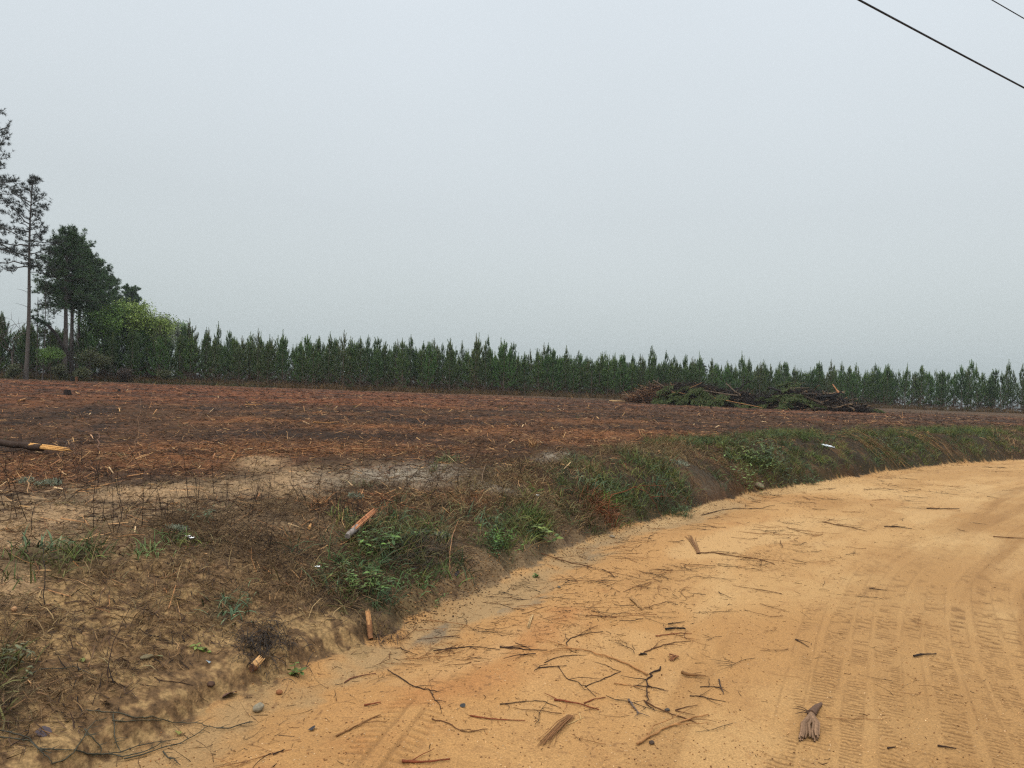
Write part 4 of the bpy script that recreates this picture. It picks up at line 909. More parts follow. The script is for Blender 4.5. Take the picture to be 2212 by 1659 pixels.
hero('branch', m1((980, 690), (1050, 665), (1100, 610), (1120, 540), (1122, 480)), .007, alb(132, 100, 72), 'thin brown sapling curving upright out of the straw', 'branch', seed=68, zs=[0, .05, .2, .42, .62], wander=.004)
hero('branch', m1((1480, 640), (1720, 700), (1850, 760), (2080, 815)), .012, alb(104, 78, 56), 'long dark stick reaching onto the grey sand patch', 'stick', seed=69)
hero('branch', m1((20, 895), (160, 850), (330, 815)), .012, alb(168, 118, 76), 'long tan stick slanting below the fallen log', 'stick', seed=70)
hero('branch', m1((1700, 420), (1780, 500), (1840, 610)), .010, alb(86, 66, 50), 'dark thin pole leaning in the dark middle strip of the field', 'stick', seed=71)
hero('branch', m2((870, 755), (1000, 770), (1120, 820), (1200, 855), (1300, 880), (1460, 908)), .016, alb(150, 100, 66), 'long orange-brown branch lying across the middle of the verge', 'branch', [(.2, .3, .4, .005), (.5, -.4, .5, .005), (.7, .7, .2, .004)], 72)
hero('branch', m2((1650, 742), (1760, 770), (1930, 792)), .014, alb(140, 104, 70), 'tan straight stick at the right of the verge branches', 'stick', seed=73)
hero('branch', m2((600, 735), (740, 760), (900, 790)), .009, alb(128, 90, 58), 'brown stick above the pale lichen clump', 'stick', seed=74)
hero('branch', m2((360, 410), (500, 395), (655, 362)), .016, alb(168, 118, 76), 'tan branch lying in the upper straw band', 'branch', [(.5, .4, .3, .005)], 75)
hero('branch', m2((750, 385), (880, 360), (1005, 345)), .014, alb(140, 102, 70), 'second tan branch farther right in the upper straw band', 'branch', [(.3, .4, .2, .005)], 76)
hero('branch', m2((820, 402), (930, 402), (1045, 390)), .014, alb(190, 146, 100), 'pale lower branch in the upper straw band', 'branch', seed=77)
hero('branch', m2((1610, 1405), (1605, 1320), (1620, 1260), (1670, 1205)), .006, alb(178, 132, 96), 'pale curved stem hooking up at the toe of the bank', 'stem', seed=78, zs=[0, .08, .16, .24], wander=.003)
hero('stick', m2((475, 1052), (490, 1018)), .022, alb(214, 160, 100), 'short pale orange wood stub standing in the verge', 'wood stub', seed=79, mat=M_WOOD)
hero('branch', q1_((865, 965), (870, 900), (910, 810), (970, 740), (1050, 665)), .0045, BD, 'dark curved stem arching up in the near left verge', 'stem', seed=80, zs=[0, .05, .10, .15, .2], wander=.004)
hero('branch', q1_((865, 965), (930, 970), (980, 1015)), .004, BD, 'dark root bent down from the arching stem', 'stem', seed=81)
hero('branch', q1_((1240, 930), (1290, 955), (1420, 965), (1555, 995)), .004, BD, 'dark thin twig near the gutter in the left verge', 'branch', [(.8, .8, .05, .002)], 82)
hero('branch', m1((1850, 1228), (1960, 1150), (2060, 1072)), .007, alb(168, 126, 84), 'long straight pale stem slanting up by the grey sand', 'stem', seed=83)
hero('branch', q1_((360, 340), (352, 220), (345, 110)), .004, BK, 'single upright black stem at the left verge', 'stem', seed=84, zs=[0, .12, .24])

# green thorny vines at the lower left
VN = alb(66, 62, 42)
vines = [((0, 1370), (130, 1400), (230, 1430), (290, 1500), (350, 1560), (400, 1610), (420, 1645)), ((0, 1425), (120, 1440), (240, 1455), (320, 1530), (415, 1555)),
         ((690, 1205), (800, 1218), (930, 1225), (1090, 1270), (1230, 1262), (1420, 1308), (1600, 1312), (1740, 1350)), ((1740, 1350), (1850, 1352), (1950, 1315), (2030, 1295)),
         ((420, 1640), (520, 1610), (600, 1540), (680, 1410), (760, 1300), (860, 1270)), ((740, 1575), (860, 1560), (980, 1580), (1060, 1565), (1200, 1530), (1330, 1455), (1430, 1440)),
         ((600, 1530), (720, 1560), (830, 1565), (960, 1545), (1090, 1500), (1200, 1475), (1300, 1455)), ((680, 1360), (730, 1420), (790, 1480), (820, 1530), (800, 1570)),
         ((910, 1240), (920, 1340), (915, 1420), (940, 1490), (970, 1540)), ((1310, 1540), (1350, 1590), (1400, 1600), (1450, 1650)), ((900, 1290), (1000, 1300), (1160, 1285), (1300, 1290)),
         ((1000, 1600), (1160, 1560), (1330, 1500), (1440, 1480), (1580, 1400), (1690, 1330)), ((230, 930), (330, 870), (500, 875), (590, 850), (700, 900), (800, 960)), ((300, 1520), (450, 1525), (600, 1530))]
vl = ['green vine entering from the left edge, upper of the pair', 'green vine entering from the left edge, lower of the pair', 'longest green thorny vine crossing from the verge to the gutter', 'tip of thorny vine ending on the orange sand',
      'green vine curving up from the bottom left corner', 'lowest long vine running right along the gutter sand', 'vine just above the lowest long one', 'short vine dropping down into the vine knot',
      'thin vine hanging straight down from the longest vine', 'short dark vine end at the bottom near the gutter', 'brown vine just below the longest vine', 'long thin vine reaching up right over the gutter sand', 'thin vine over brown litter in the left verge', 'straight vine joining the left vines to the knot']
for k_, vp in enumerate(vines):
    hero('vine', q1_(*vp), .0034, VN*(1 if k_ % 3 else .7), vl[k_], 'vine', [(rt.uniform(.1, .9), rt.choice([-1, 1])*rt.uniform(.5, 1.3), rt.uniform(.01, .05), .0016) for _ in range(7)], 200+k_, wander=.006, m=5, lift=.008, mat=M_LEAF)
for k_, (vp, lb) in enumerate([(((990, 740), (1060, 640), (1170, 560), (1290, 500)), 'x')][:0]): pass

# ------------------------------------------------------------------ stones, chunks, flowers
def rock(name, uv, size, col, label, cat='stone', seed=0, sink=.25):
    r = np.random.default_rng(seed); me = bpy.data.meshes.new(name); import bmesh
    bm = bmesh.new(); bmesh.ops.create_icosphere(bm, subdivisions=3, radius=1)
    for v in bm.verts:
        d = v.co.copy(); n = sum(math.sin(d.dot(Vector(r.normal(0, 2.2, 3)))+1)*.0 for _ in range(1))
        k = 1+.16*float(vnoise(np.array([d.x*1.7+seed]), np.array([d.y*1.7+d.z*1.3]), 5)[0])+.06*float(vnoise(np.array([d.x*5+seed]), np.array([d.z*5+d.y*3]), 6)[0])
        v.co = Vector((d.x*size[0]*k, d.y*size[1]*k, d.z*size[2]*k))
    for f in bm.faces: f.smooth = True
    bm.to_mesh(me); bm.free()
    ca = me.color_attributes.new('Col', 'FLOAT_COLOR', 'POINT'); c = np.ones((len(me.vertices), 4), np.float32); c[:, :3] = col; ca.data.foreach_set('color', c.ravel())
    me.materials.append(M_STONE); g = G(*uv)
    return tag(put(name, me, loc=(g.x, g.y, g.z+size[2]*(1-sink)), rot=(0, 0, r.uniform(0, 6))), label, cat)
rock('stone', q1_((2075, 1195))[0], (.030, .024, .022), alb(150, 140, 118), 'pale grey stone half sunk at the edge of the gutter sand', seed=1)
rock('stone', q2_((212, 1125))[0], (.018, .014, .012), alb(150, 100, 64), 'small brown stone right of the pale grey one', seed=2)
rock('stone', q1_((1697, 992))[0], (.022, .018, .012), alb(84, 62, 48), 'dark brown half-round stone on the gutter edge', seed=3)
rock('stone', q1_((115, 398))[0], (.014, .014, .014), alb(196, 150, 108), 'round tan pebble-like ball in the near left verge', seed=4, sink=0)
rock('stone', m3((900, 1105))[0], (.035, .025, .014), alb(140, 128, 108), 'flat grey stone at the toe of the bank', seed=5)
rock('stone', m4((75, 718))[0], (.10, .07, .06), alb(130, 112, 92), 'larger pale stone at the foot of the grassy bank', seed=6)
rock('stone', q3((1203, 1248))[0], (.014, .011, .008), alb(84, 76, 68), 'small dark pebble beside the crossing branch', seed=7)
rock('stone', q3((1090, 1485))[0], (.014, .012, .008), alb(78, 62, 50), 'small brown pebble below the frayed tan stick', seed=8)
rock('stone', q1_((1180, 770))[0], (.034, .022, .010), alb(120, 108, 80), 'flat mossy stone in the brown litter', seed=9)
rock('stone', q3((425, 362))[0], (.020, .012, .008), alb(122, 112, 96), 'grey pebble on the orange berm', seed=10)
# splintered chunks of wood
def chunk(name, a, b, r, label, bark=alb(96, 74, 60), wood=alb(214, 150, 96), rise=(0.02, .05), frac=.45, seed=0, cat='broken branch', fray=10, sides=None):
    """bark-covered length whose other end is torn open into pale splinters: two parts"""
    rr_ = np.random.default_rng(seed); p = np.array(G(*a)); q = np.array(G(*b)); root = bpy.data.objects.new(name, None); COLL.objects.link(root); root.location = p
    tag(root, label, cat); d = q-p; d[2] += rise[1]-rise[0]; l = np.linalg.norm(d); sd_ = nrm(np.cross(d, [0, 0, 1.])); up = np.cross(sd_, nrm(d)); z0 = np.array([0, 0, rise[0]+r*.6])
    mb = MB(); k = 6; t = np.linspace(0, frac+.1, k)[:, None]; cap_cone(z0+d*t+rr_.normal(0, r*.1, (k, 3)), r*np.linspace(.9, 1, k)*(1+rr_.normal(0, .05, k)), 9, bark, mb)
    for (fr, az, el, ll) in (sides or []):
        cl = arcs((z0+d*fr)[None], np.array([az]), np.array([el]), np.array([ll]), np.array([.2]), 4)[0]; V, Fq = path_tube(cl, [r*.5, r*.45, r*.4, r*.35], 6); mb.add(V, Fq, bark*1.2)
    put('bark', mb.mesh('chunk_bark', M_BARK, True), root)
    mb = MB()
    for q_ in range(fray):
        o = sd_*rr_.uniform(-.7, .7)*r+up*rr_.uniform(-.3, .75)*r; t1 = rr_.uniform(.8, 1.05); w = r*rr_.uniform(.25, .5)
        pts = [z0+d*frac*.9+o, z0+d*(frac+t1)/2+o*1.1, z0+d*t1+o*rr_.uniform(1, 1.5)]; V, Fq = path_tube(pts, [w, w*.85, w*.15], 5); mb.add(V, Fq, wood*rr_.uniform(.75, 1.15))
    put('split_wood', mb.mesh('chunk_wood', M_WOOD), root)
    return root
chunk('broken_branch', m2((780, 1165))[0], m2((1015, 985))[0], .026, 'splintered orange broken branch pointing up right above the leafy green weeds', alb(148, 138, 130), alb(198, 134, 92), frac=.22, seed=1, fray=16, rise=(.05, .10))
chunk('broken_branch', q2_((870, 740))[0], q2_((845, 620))[0], .018, 'stubby pale orange broken stub at the toe of the bank, ringed by roots', alb(150, 106, 72), alb(214, 160, 106), frac=.5, seed=2, rise=(.0, .08))
chunk('wood_chunk', q1_((2030, 900))[0], q1_((2110, 860))[0], .022, 'small bright torn wood chunk on the gutter sand beside the black root mass', alb(120, 86, 62), alb(226, 176, 116), frac=.15, seed=3, fray=12, cat='wood chunk')
chunk('fallen_log', m1((-40, 612))[0], m1((545, 668))[0], .050, 'dark fallen log at the left edge with a torn yellow-orange end', alb(66, 50, 40), alb(222, 168, 100), frac=.56, seed=4, rise=(.10, .06), fray=18, cat='log', sides=[(.36, 2.2, .9, .17), (.5, 1.9, .7, .14)])
hero('branch', m1((500, 650), (530, 610), (590, 600), (605, 640)), .006, alb(120, 100, 84), 'thin arched branch rising at the torn end of the fallen log', 'branch', seed=85, zs=[0, .1, .14, .0])
hero('stick', m1((800, 610), (790, 560), (775, 530)), .016, alb(124, 92, 72), 'brown stub leaning in the dark soil right of the fallen log', 'wood stub', seed=86, zs=[0, .06, .12])
hero('stick', m1((730, 490), (750, 520)), .018, alb(206, 160, 120), 'pale chip tilted in the dark soil above the leaning stub', 'wood chip', seed=87, mat=M_WOOD)
hero('stick', m1((225, 958), (230, 900), (248, 862)), .010, alb(176, 138, 96), 'pale blade-like splinter standing beside the lichen clump', 'splinter', seed=88, zs=[0, .05, .09], mat=M_WOOD)
hero('stick', m2((1860, 700), (1870, 640), (1890, 600)), .012, alb(140, 116, 90), 'grey-tan splinter leaning upright at the right verge', 'splinter', seed=89, zs=[0, .05, .1], mat=M_WOOD)
hero('stick', m2((1560, 770), (1580, 800)), .020, alb(176, 124, 90), 'short pinkish wood piece near the right verge sticks', 'wood chunk', seed=90, mat=M_WOOD)
# far stumps and snags in the field
def stump(u, v, r, h, col, label, seed):
    rr_ = np.random.default_rng(seed); mb = MB(); g = G(u, v); m = 11; ang = np.arange(m)*6.283/m
    k = 1+rr_.normal(0, .1, m); rows = []
    for z, s_ in ((-.1, 1.35), (.05, 1.15), (h*.5, 1), (h, .95)):
        rows.append(np.stack([np.cos(ang)*r*k*s_, np.sin(ang)*r*k*s_, z+(rr_.normal(0, h*.12, m) if z == h else 0*ang)], -1))
    V = np.concatenate(rows+[np.array([[0, 0, h*.85]])]); q = np.arange(m); Fq = np.concatenate([np.stack([q+i_*m, (q+1) % m+i_*m, (q+1) % m+(i_+1)*m, q+(i_+1)*m], -1) for i_ in range(3)])
    mb.add(V, Fq, col); o = put('stump', mb.mesh('stump', M_BARK), loc=g)
    me2 = MB(); me2.add(np.vstack([V[3*m:4*m]-[0, 0, .004], [[0, 0, h*.85]]]), np.stack([q, (q+1) % m, np.full(m, m)], -1), col*1.5)
    put('cut_top', me2.mesh('cut_top', M_WOOD), o); return tag(o, label, 'stump')
stump(145, 852, .13, .2, alb(46, 36, 32), 'dark tree stump in the red soil at the far left', 1)
stump(257, 846, .07, .14, alb(44, 36, 32), 'small black stump far off in the red soil, below the broadleaf trees', 2)
stump(165, 826, .12, .5, alb(110, 78, 56), 'short snapped stump with a pale top in front of the bent tree', 3)
for k_, (pp, r_, zz, c_, lb) in enumerate([
    (m1((150, 222), (180, 212), (210, 198)), .05, None, TAN, 'pale stick lying on the far red soil, leftmost'), (m1((610, 142), (640, 160)), .05, None, TAN, 'pale stick tilted on the far red soil right of the dark stump'),
    (m1((1525, 185), (1550, 175), (1590, 170)), .04, [0, .15, .05], BD, 'dark forked root sticking out of the far soil'), (m2((-40, 46), (40, 48), (95, 46)), .04, None, TAN, 'pale long stick on the far dark soil left of centre'),
    (m2((1005, 12), (1030, 22), (1060, 42)), .05, None, BW, 'brown broken pole on the far soil left of centre'), (m2((510, 190), (600, 195), (715, 188)), .03, None, TAN, 'pale stick in the thin straw band of the middle field'),
    (m3((905, 18), (960, 14), (1035, 16)), .05, None, alb(200, 170, 120), 'pale log lying just left of the brush pile'), (m3((930, 70), (955, 45)), .03, [0, .1], TAN, 'pale twig leaning in front of the brush pile left end'),
    (m4((1230, 150), (1228, 138)), .03, [0, .35], TAN, 'short pale stake in the field right of the brush pile'), (m4((1640, 600), (1650, 600)), .02, None, TAN, 'x')][:-1]):
    hero('stick', pp, r_, c_, lb, 'stick', seed=300+k_, zs=zz)
hero('stick', [(1268, 853), (1276, 851), (1290, 845)][:0] or [(640, 861), (655, 857), (668, 853)], .04, BW, 'dark splintered pole leaning on the far soil below the pine row', 'stick', seed=330, zs=[0, .1, .3])
tilted = chunk('leaning_sapling', (2041, 882), (2041.5, 881), .05, 'x') if False else None

# ------------------------------------------------------------------ plants one can single out
def leafy(uv, label, n=9, h=.22, spread=.16, leaf=.05, cols=None, seed=0, cat='weed', name='leafy_weed', lk=1.25, width=.17, group=None):
    """stems from one root, each with pairs of pointed leaves"""
    r = np.random.default_rng(seed); g = np.array(G(*uv)); st = MB(); lf = MB(); cols = cols or [alb(92, 128, 50), alb(112, 148, 60), alb(70, 102, 42), alb(84, 100, 48)]; leaf = leaf*.8; n = int(n*1.3); cols = [c*r.uniform(.6, 1.0) for c in cols]
    for q in range(n):
        ox, oy = r.normal(0, spread*.5, 2); b = np.array([ox, oy, h1(g[0]+ox, g[1]+oy)-g[2]-.01]); L_ = h*r.uniform(.6, 1.15)
        cl = arcs(b[None], np.array([r.uniform(0, 6.28)]), np.array([r.uniform(.9, 1.45)]), np.array([L_]), np.array([r.normal(-.3, .3)]), 7)[0]
        V, Fq = path_tube(cl, np.linspace(.0028, .0012, 7), 4); st.add(V, Fq, alb(84, 92, 50))
        for j in (2, 4, 5, 6):
            for sg in ((0, 1) if r.random() < .8 else (0,)):
                az = j*1.57+sg*math.pi+r.normal(0, .3); l = leaf*lk*r.uniform(.6, 1.35)*(1.1-.3*abs(j-4)/4); el = r.uniform(-.1, .7)
                mid = arcs(cl[j][None], np.array([az]), np.array([el]), np.array([l]), np.array([-.7]), 5)
                V, Fq = ribbons(mid, (l*width*np.array([.12, .8, 1, .6, .02]))[None], np.array([r.normal(0, .3)])); lf.add(V, Fq, cols[r.integers(0, len(cols))]*r.uniform(.8, 1.2))
    root = bpy.data.objects.new(name, None); COLL.objects.link(root); root.location = g; tag(root, label, cat, group)
    put('stalks', st.mesh('weed_stems', M_LEAF), root); put('foliage', lf.mesh('weed_leaves', M_LEAF), root); return root
leafy(m2((1010, 1240))[0], 'bright green pointed-leaf weed below the splintered branch', 12, .20, .16, .055, seed=1)
leafy(m2((1130, 1180))[0], 'bright green weed right behind the front pointed-leaf one', 9, .18, .14, .05, seed=2)
leafy(q2_((900, 380))[0], 'vivid green weed low on the bank just above the sand', 10, .16, .12, .045, seed=3)
leafy(q2_((740, 400))[0], 'mid-green weed left of the vivid one low on the bank', 11, .15, .14, .04, [alb(92, 118, 52), alb(108, 136, 60)], seed=4)
leafy(q2_((640, 330))[0], 'olive weed at the left side of the green bank patch', 9, .16, .14, .04, [alb(86, 102, 52), alb(100, 116, 64)], seed=5)
leafy(m2((2020, 1160))[0], 'feathery bright green plant on the bank near the sand inlet', 20, .18, .16, .03, [alb(104, 150, 48), alb(88, 130, 44)], seed=6)
leafy(m2((1960, 1210))[0], 'darker feathery plant left below the bright feathery one', 16, .16, .14, .03, [alb(74, 108, 46), alb(62, 92, 42)], seed=7)
leafy(m2((800, 985))[0], 'small soft green tuft plant beside the splintered branch tip', 12, .12, .08, .02, [alb(96, 128, 56)], seed=8)
leafy(m3((320, 1110))[0], 'yellow-green broad-leaved seedling at the bank toe', 5, .16, .08, .06, [alb(120, 138, 56), alb(104, 122, 50)], seed=9, width=.3)
leafy(m3((1920, 640))[0], 'pale green leafy plant on the bank, right of the sand inlet', 16, .30, .25, .06, [alb(116, 142, 66), alb(98, 122, 58)], seed=10)
leafy(m3((2000, 530))[0], 'yellowish green leafy shrub higher on the right bank', 16, .34, .26, .06, [alb(140, 160, 60), alb(112, 134, 56)], seed=11)
leafy(m4((140, 480))[0], 'mid-green leafy clump on the right bank face', 20, .34, .3, .06, [alb(92, 118, 54), alb(78, 102, 50)], seed=12)
leafy(m4((230, 560))[0], 'dark green leafy clump low on the right bank face', 20, .3, .3, .055, [alb(66, 90, 46), alb(54, 76, 42)], seed=13)
leafy(m4((500, 680))[0], 'small dark green clump touching the road under the right bank', 14, .2, .16, .04, [alb(72, 96, 44)], seed=14)
leafy(m3((1450, 930))[0], 'rounded mossy green mound at the sand edge', 40, .16, .16, .03, [alb(70, 100, 48), alb(60, 86, 44)], seed=15, width=.12)
leafy(m4((130, 560))[0], 'leafy green sprawl at the left of the right bank face', 16, .26, .28, .055, [alb(82, 112, 50)], seed=16)
leafy(m4((1100, 400))[0], 'grey-green leafy clump amid the grass of the right bank', 16, .3, .3, .05, [alb(78, 98, 58), alb(92, 110, 62)], seed=17)
leafy(m1((1650, 1190))[0], 'small grey-green seedling among the black stems', 6, .18, .08, .035, [alb(92, 112, 74)], seed=18)
leafy(q1_((1640, 720))[0], 'tiny two-leaved green sprout in the brown litter', 2, .05, .02, .03, [alb(134, 150, 62)], seed=19, width=.3)
leafy(q2_((320, 1010))[0], 'small green sprout in the grey gutter sand', 3, .07, .02, .04, [alb(112, 136, 56)], seed=20, width=.3)
leafy(q2_((1300, 420))[0], 'thin green sprig hanging over the gutter sand', 6, .12, .08, .025, [alb(96, 126, 56)], seed=21)
leafy(q3((265, 290))[0], 'lone little green sprout on the orange berm', 2, .05, .02, .03, [alb(96, 136, 50)], seed=22, width=.3)
leafy(q1_((40, 880))[0], 'pale-leaved weed cut off by the left edge', 10, .14, .1, .03, [alb(110, 112, 76), alb(84, 88, 54)], seed=23)
def grass_clump(uv, label, n, h, w, cols, seed, spread=.04, bend=-1.3, cat='grass clump', el=(.7, 1.5), name='grass_clump'):
    r = np.random.default_rng(seed); g = np.array(G(*uv)); h = h*.8; w = w*.8; ox = r.normal(0, spread, n); oy = r.normal(0, spread, n)
    b = np.stack([ox, oy, H(g[0]+ox, g[1]+oy)-g[2]-.005], -1)
    C = arcs(b, r.uniform(0, 6.28, n), r.uniform(*el, n), h*r.uniform(.55, 1.2, n), r.normal(bend, .4, n), 6)
    V, Fq = ribbons(C, w*r.uniform(.7, 1.3, (n, 1))*np.array([.7, 1, 1, .8, .5, .05])[None], r.normal(0, .5, n))
    c = np.repeat(np.array(cols)[r.integers(0, len(cols), n)]*(1+r.normal(0, .15, (n, 1))), 12, 0); mb = MB(); mb.add(V, Fq, np.clip(c, .003, 1))
    return tag(put(name, mb.mesh(name, M_GRASS), loc=g), label, cat)
BG = [alb(96, 118, 84), alb(80, 102, 74), alb(112, 130, 96)]
GC = [(m1((340, 1400))[0], 'blue-green broad-bladed clump at the left verge', 40, .22, .007, BG), (m1((600, 1420))[0], 'olive grass clump in the near left verge', 60, .22, .003, [alb(104, 108, 62), alb(90, 92, 54)]),
      (q1_((1840, 420))[0], 'blue-green bladed clump with hanging roots in the brown verge', 34, .14, .006, BG), (q1_((1990, 300))[0], 'small bladed clump up right of the one with hanging roots', 18, .10, .004, BG),
      (m1((1180, 1430))[0], 'green grass clump beside the white flowers', 60, .16, .004, [alb(92, 116, 66), alb(110, 130, 76)]), (m1((1400, 1330))[0], 'soft green grass clump left of the white flowers', 60, .16, .003, [alb(84, 108, 58)]),
      (q2_((730, 210))[0], 'thick green grass clump at the left of the weed patch', 90, .24, .004, [alb(84, 110, 62), alb(68, 92, 54)]), (q2_((900, 270))[0], 'green grass clump in the middle of the weed patch', 80, .2, .004, [alb(72, 98, 58), alb(88, 114, 64)]),
      (q2_((1150, 320))[0], 'green grass spreading at the right of the weed patch', 60, .2, .004, [alb(92, 118, 70)]), (q2_((960, 480))[0], 'long dark grass hanging from the bank toe', 50, .18, .004, [alb(62, 82, 50)]),
      (m2((1960, 1020))[0], 'blue-green drooping clump on the middle bank', 50, .24, .006, BG), (m2((1720, 920))[0], 'pale green grass tuft on the verge behind the middle bank', 70, .18, .003, [alb(116, 128, 80)]),
      (m3((850, 720))[0], 'blue-green spiky clump on the bank above the rusty tuft', 60, .26, .006, BG), (m3((700, 700))[0], 'pale blue-green spiky clump left of the other spiky one', 50, .24, .006, BG),
      (m3((870, 830))[0], 'bright green needle-like tuft against the rusty grass', 70, .26, .004, [alb(96, 136, 50), alb(80, 118, 46)]), (m3((1270, 770))[0], 'dark blue-green grass mound of the middle bank', 120, .3, .005, [alb(66, 92, 62), alb(54, 76, 52)]),
      (m3((1450, 690))[0], 'olive-green grass mound at the right of the middle bank', 120, .3, .004, [alb(80, 98, 54), alb(92, 108, 60)]), (m2((920, 690))[0], 'grey-green grass tuft on the grey sand', 60, .18, .003, [alb(104, 108, 74)]),
      (m2((1590, 490))[0], 'olive grass tuft right of the grey sand', 80, .22, .004, [alb(92, 96, 58)]), (m3((300, 745))[0], 'vivid short green tuft on the left of the middle bank', 60, .14, .004, [alb(84, 122, 50)])]
for k_, (uv, lb, n, h, w, cc) in enumerate(GC): grass_clump(uv, lb, n, h, w, cc, 400+k_, spread=.03+h*.25)
grass_clump(m3((790, 900))[0], 'rust-red dead grass tussock on the bank above the sand', 420, .34, .0028, [alb(132, 78, 48), alb(106, 64, 42), alb(150, 96, 60)], 450, .11, -1.4)
grass_clump(m3((700, 960))[0], 'brown dead grass tussock left below the rust-red one', 300, .26, .0025, [alb(98, 74, 50), alb(120, 92, 62)], 451, .12, -1.6)
grass_clump(m2((1250, 1250))[0], 'large dark blackened grass mound right of the weeds', 420, .26, .0025, [alb(54, 52, 44), alb(72, 66, 54), alb(44, 42, 38)], 452, .16, -1.7)
grass_clump(m2((1430, 1230))[0], 'grey-brown stringy grass mound at the bank shoulder', 420, .28, .0022, [alb(86, 74, 58), alb(66, 58, 48)], 453, .16, -1.7)
grass_clump(m2((560, 840))[0], 'fan of tan splayed dead grass on the verge', 70, .22, .005, [alb(180, 134, 86), alb(152, 106, 66)], 454, .05, -.8, el=(.2, 1.0))
grass_clump(m1((1560, 860))[0] if False else m3((270, 380))[0], 'small upright tan straw tuft in the field behind the middle bank', 30, .22, .006, [alb(184, 140, 94)], 455, .05, -.3)
grass_clump(q1_((2130, 640))[0], 'black hanging root mass at the bank toe beside the torn wood chunk', 300, .2, .002, [alb(46, 40, 36), alb(62, 52, 44)], 456, .09, -2.4, cat='roots', name='root_mass')
grass_clump(q1_((2060, 740))[0], 'lower tail of blackened roots drooping to the sand', 160, .16, .002, [alb(44, 38, 34)], 457, .06, -2.6, cat='roots', name='root_mass')
grass_clump(q2_((930, 700))[0], 'dark root tangle round the stubby broken stub', 200, .12, .002, [alb(66, 52, 42), alb(92, 70, 52)], 458, .07, -2.2, cat='roots', name='root_mass')
# bundles of leaning dead stalks on the right bank
for k_, (u, v, az, lb) in enumerate([(*m4((1130, 470))[0], 2.2, 'fan of pale fallen stalks sliding down the right bank'), (*m4((1560, 420))[0], 2.3, 'fallen tan stalks farther right on the bank'), (*m4((2040, 330))[0], .9, 'loose pale stalks leaning at the far right of the bank')]):
    g = np.array(G(u, v)); n = 26; r = np.random.default_rng(470+k_); bx = r.normal(0, .28, n); by = r.normal(0, .2, n)
    C = arcs(np.stack([bx, by, np.zeros(n)], -1), az+r.normal(0, .25, n), r.uniform(-.05, .3, n), r.uniform(.5, 1.2, n), r.normal(-.2, .1, n), 5)
    C2 = C.copy(); C2[..., 0] += g[0]; C2[..., 1] += g[1]; zz = H(C2[..., 0].ravel(), C2[..., 1].ravel()).reshape(n, 5); C[..., 2] = np.maximum(C[..., 2], 0)+zz-g[2]+.02
    V, Fq = tubes(C, np.full((n, 5), .005), 3); mb = MB(); mb.add(V, Fq, np.repeat(pick([alb(168, 134, 92), alb(128, 98, 68)], n, r), 15, 0)); tag(put('stalk_bundle', mb.mesh('stalks', M_LITTER), loc=g), lb, 'dead stalks')
# pale lichen cushions
def lichen(uv, label, rad, seed):
    r = np.random.default_rng(seed); g = np.array(G(*uv)); n = 260; a = r.uniform(0, 6.28, n); q = rad*np.sqrt(r.random(n)); b = np.stack([np.cos(a)*q, np.sin(a)*q*.8, np.zeros(n)], -1)
    b[:, 2] = H(b[:, 0]+g[0], b[:, 1]+g[1])-g[2]
    C = arcs(b, r.uniform(0, 6.28, n), r.uniform(.4, 1.5, n), r.uniform(.015, .05, n), r.normal(0, .8, n), 3); V, Fq = tubes(C, np.full((n, 3), .0035), 3)
    mb = MB(); mb.add(V, Fq, np.repeat(pick([alb(164, 170, 146), alb(140, 148, 124)], n, r), 9, 0)); return tag(put('lichen', mb.mesh('lichen', M_LITTER), loc=g), label, 'lichen')
lichen(m1((390, 880))[0], 'pale grey-green lichen cushion in the straw below the fallen log', .13, 1); lichen(m1((200, 870))[0], 'fainter lichen cushion left of the straw one', .09, 2)
lichen(m1((1430, 1255))[0], 'flat pale lichen patch near the black stems', .07, 3); lichen(m2((850, 795))[0], 'lichen cushion beside the orange-brown branches', .08, 4)
lichen(m3((1440, 510))[0], 'pale lichen at the edge of the green right bank', .14, 5); lichen(m2((1550, 1105))[0], 'grey lichen scraps on the bank shoulder', .07, 6)
# white flowers
for k_, (uv, lb) in enumerate([(m1((1508, 1362))[0], 'white flower, left of two blooming in the verge grass'), (m1((1540, 1378))[0], 'white flower, right of two blooming in the verge grass'), (q2_((485, 272))[0], 'small white bloom at the left side of the weed patch'), (m3((300, 810))[0], 'pale whitish-green bloom on the left of the middle bank')]):
    g = np.array(G(*uv)); root = bpy.data.objects.new('flower', None); COLL.objects.link(root); root.location = g; tag(root, lb, 'flower')
    mb = MB(); V, Fq = path_tube([(0, 0, -.04), (.004, 0, .02), (0, 0, .05)], [.0015]*3, 4); mb.add(V, Fq, alb(90, 110, 60)); put('stem', mb.mesh('flower_stem', M_LEAF), root)
    mb = MB(); C = arcs(np.tile([[0, 0, .05]], (6, 1)), np.arange(6)*1.047, np.full(6, .9), np.full(6, .026), np.full(6, -.6), 4); V, Fq = ribbons(C, np.tile([[.002, .008, .007, .001]], (6, 1)))
    mb.add(V, Fq, np.array([.78, .78, .76])); put('petals', mb.mesh('petals', M_LEAF), root)
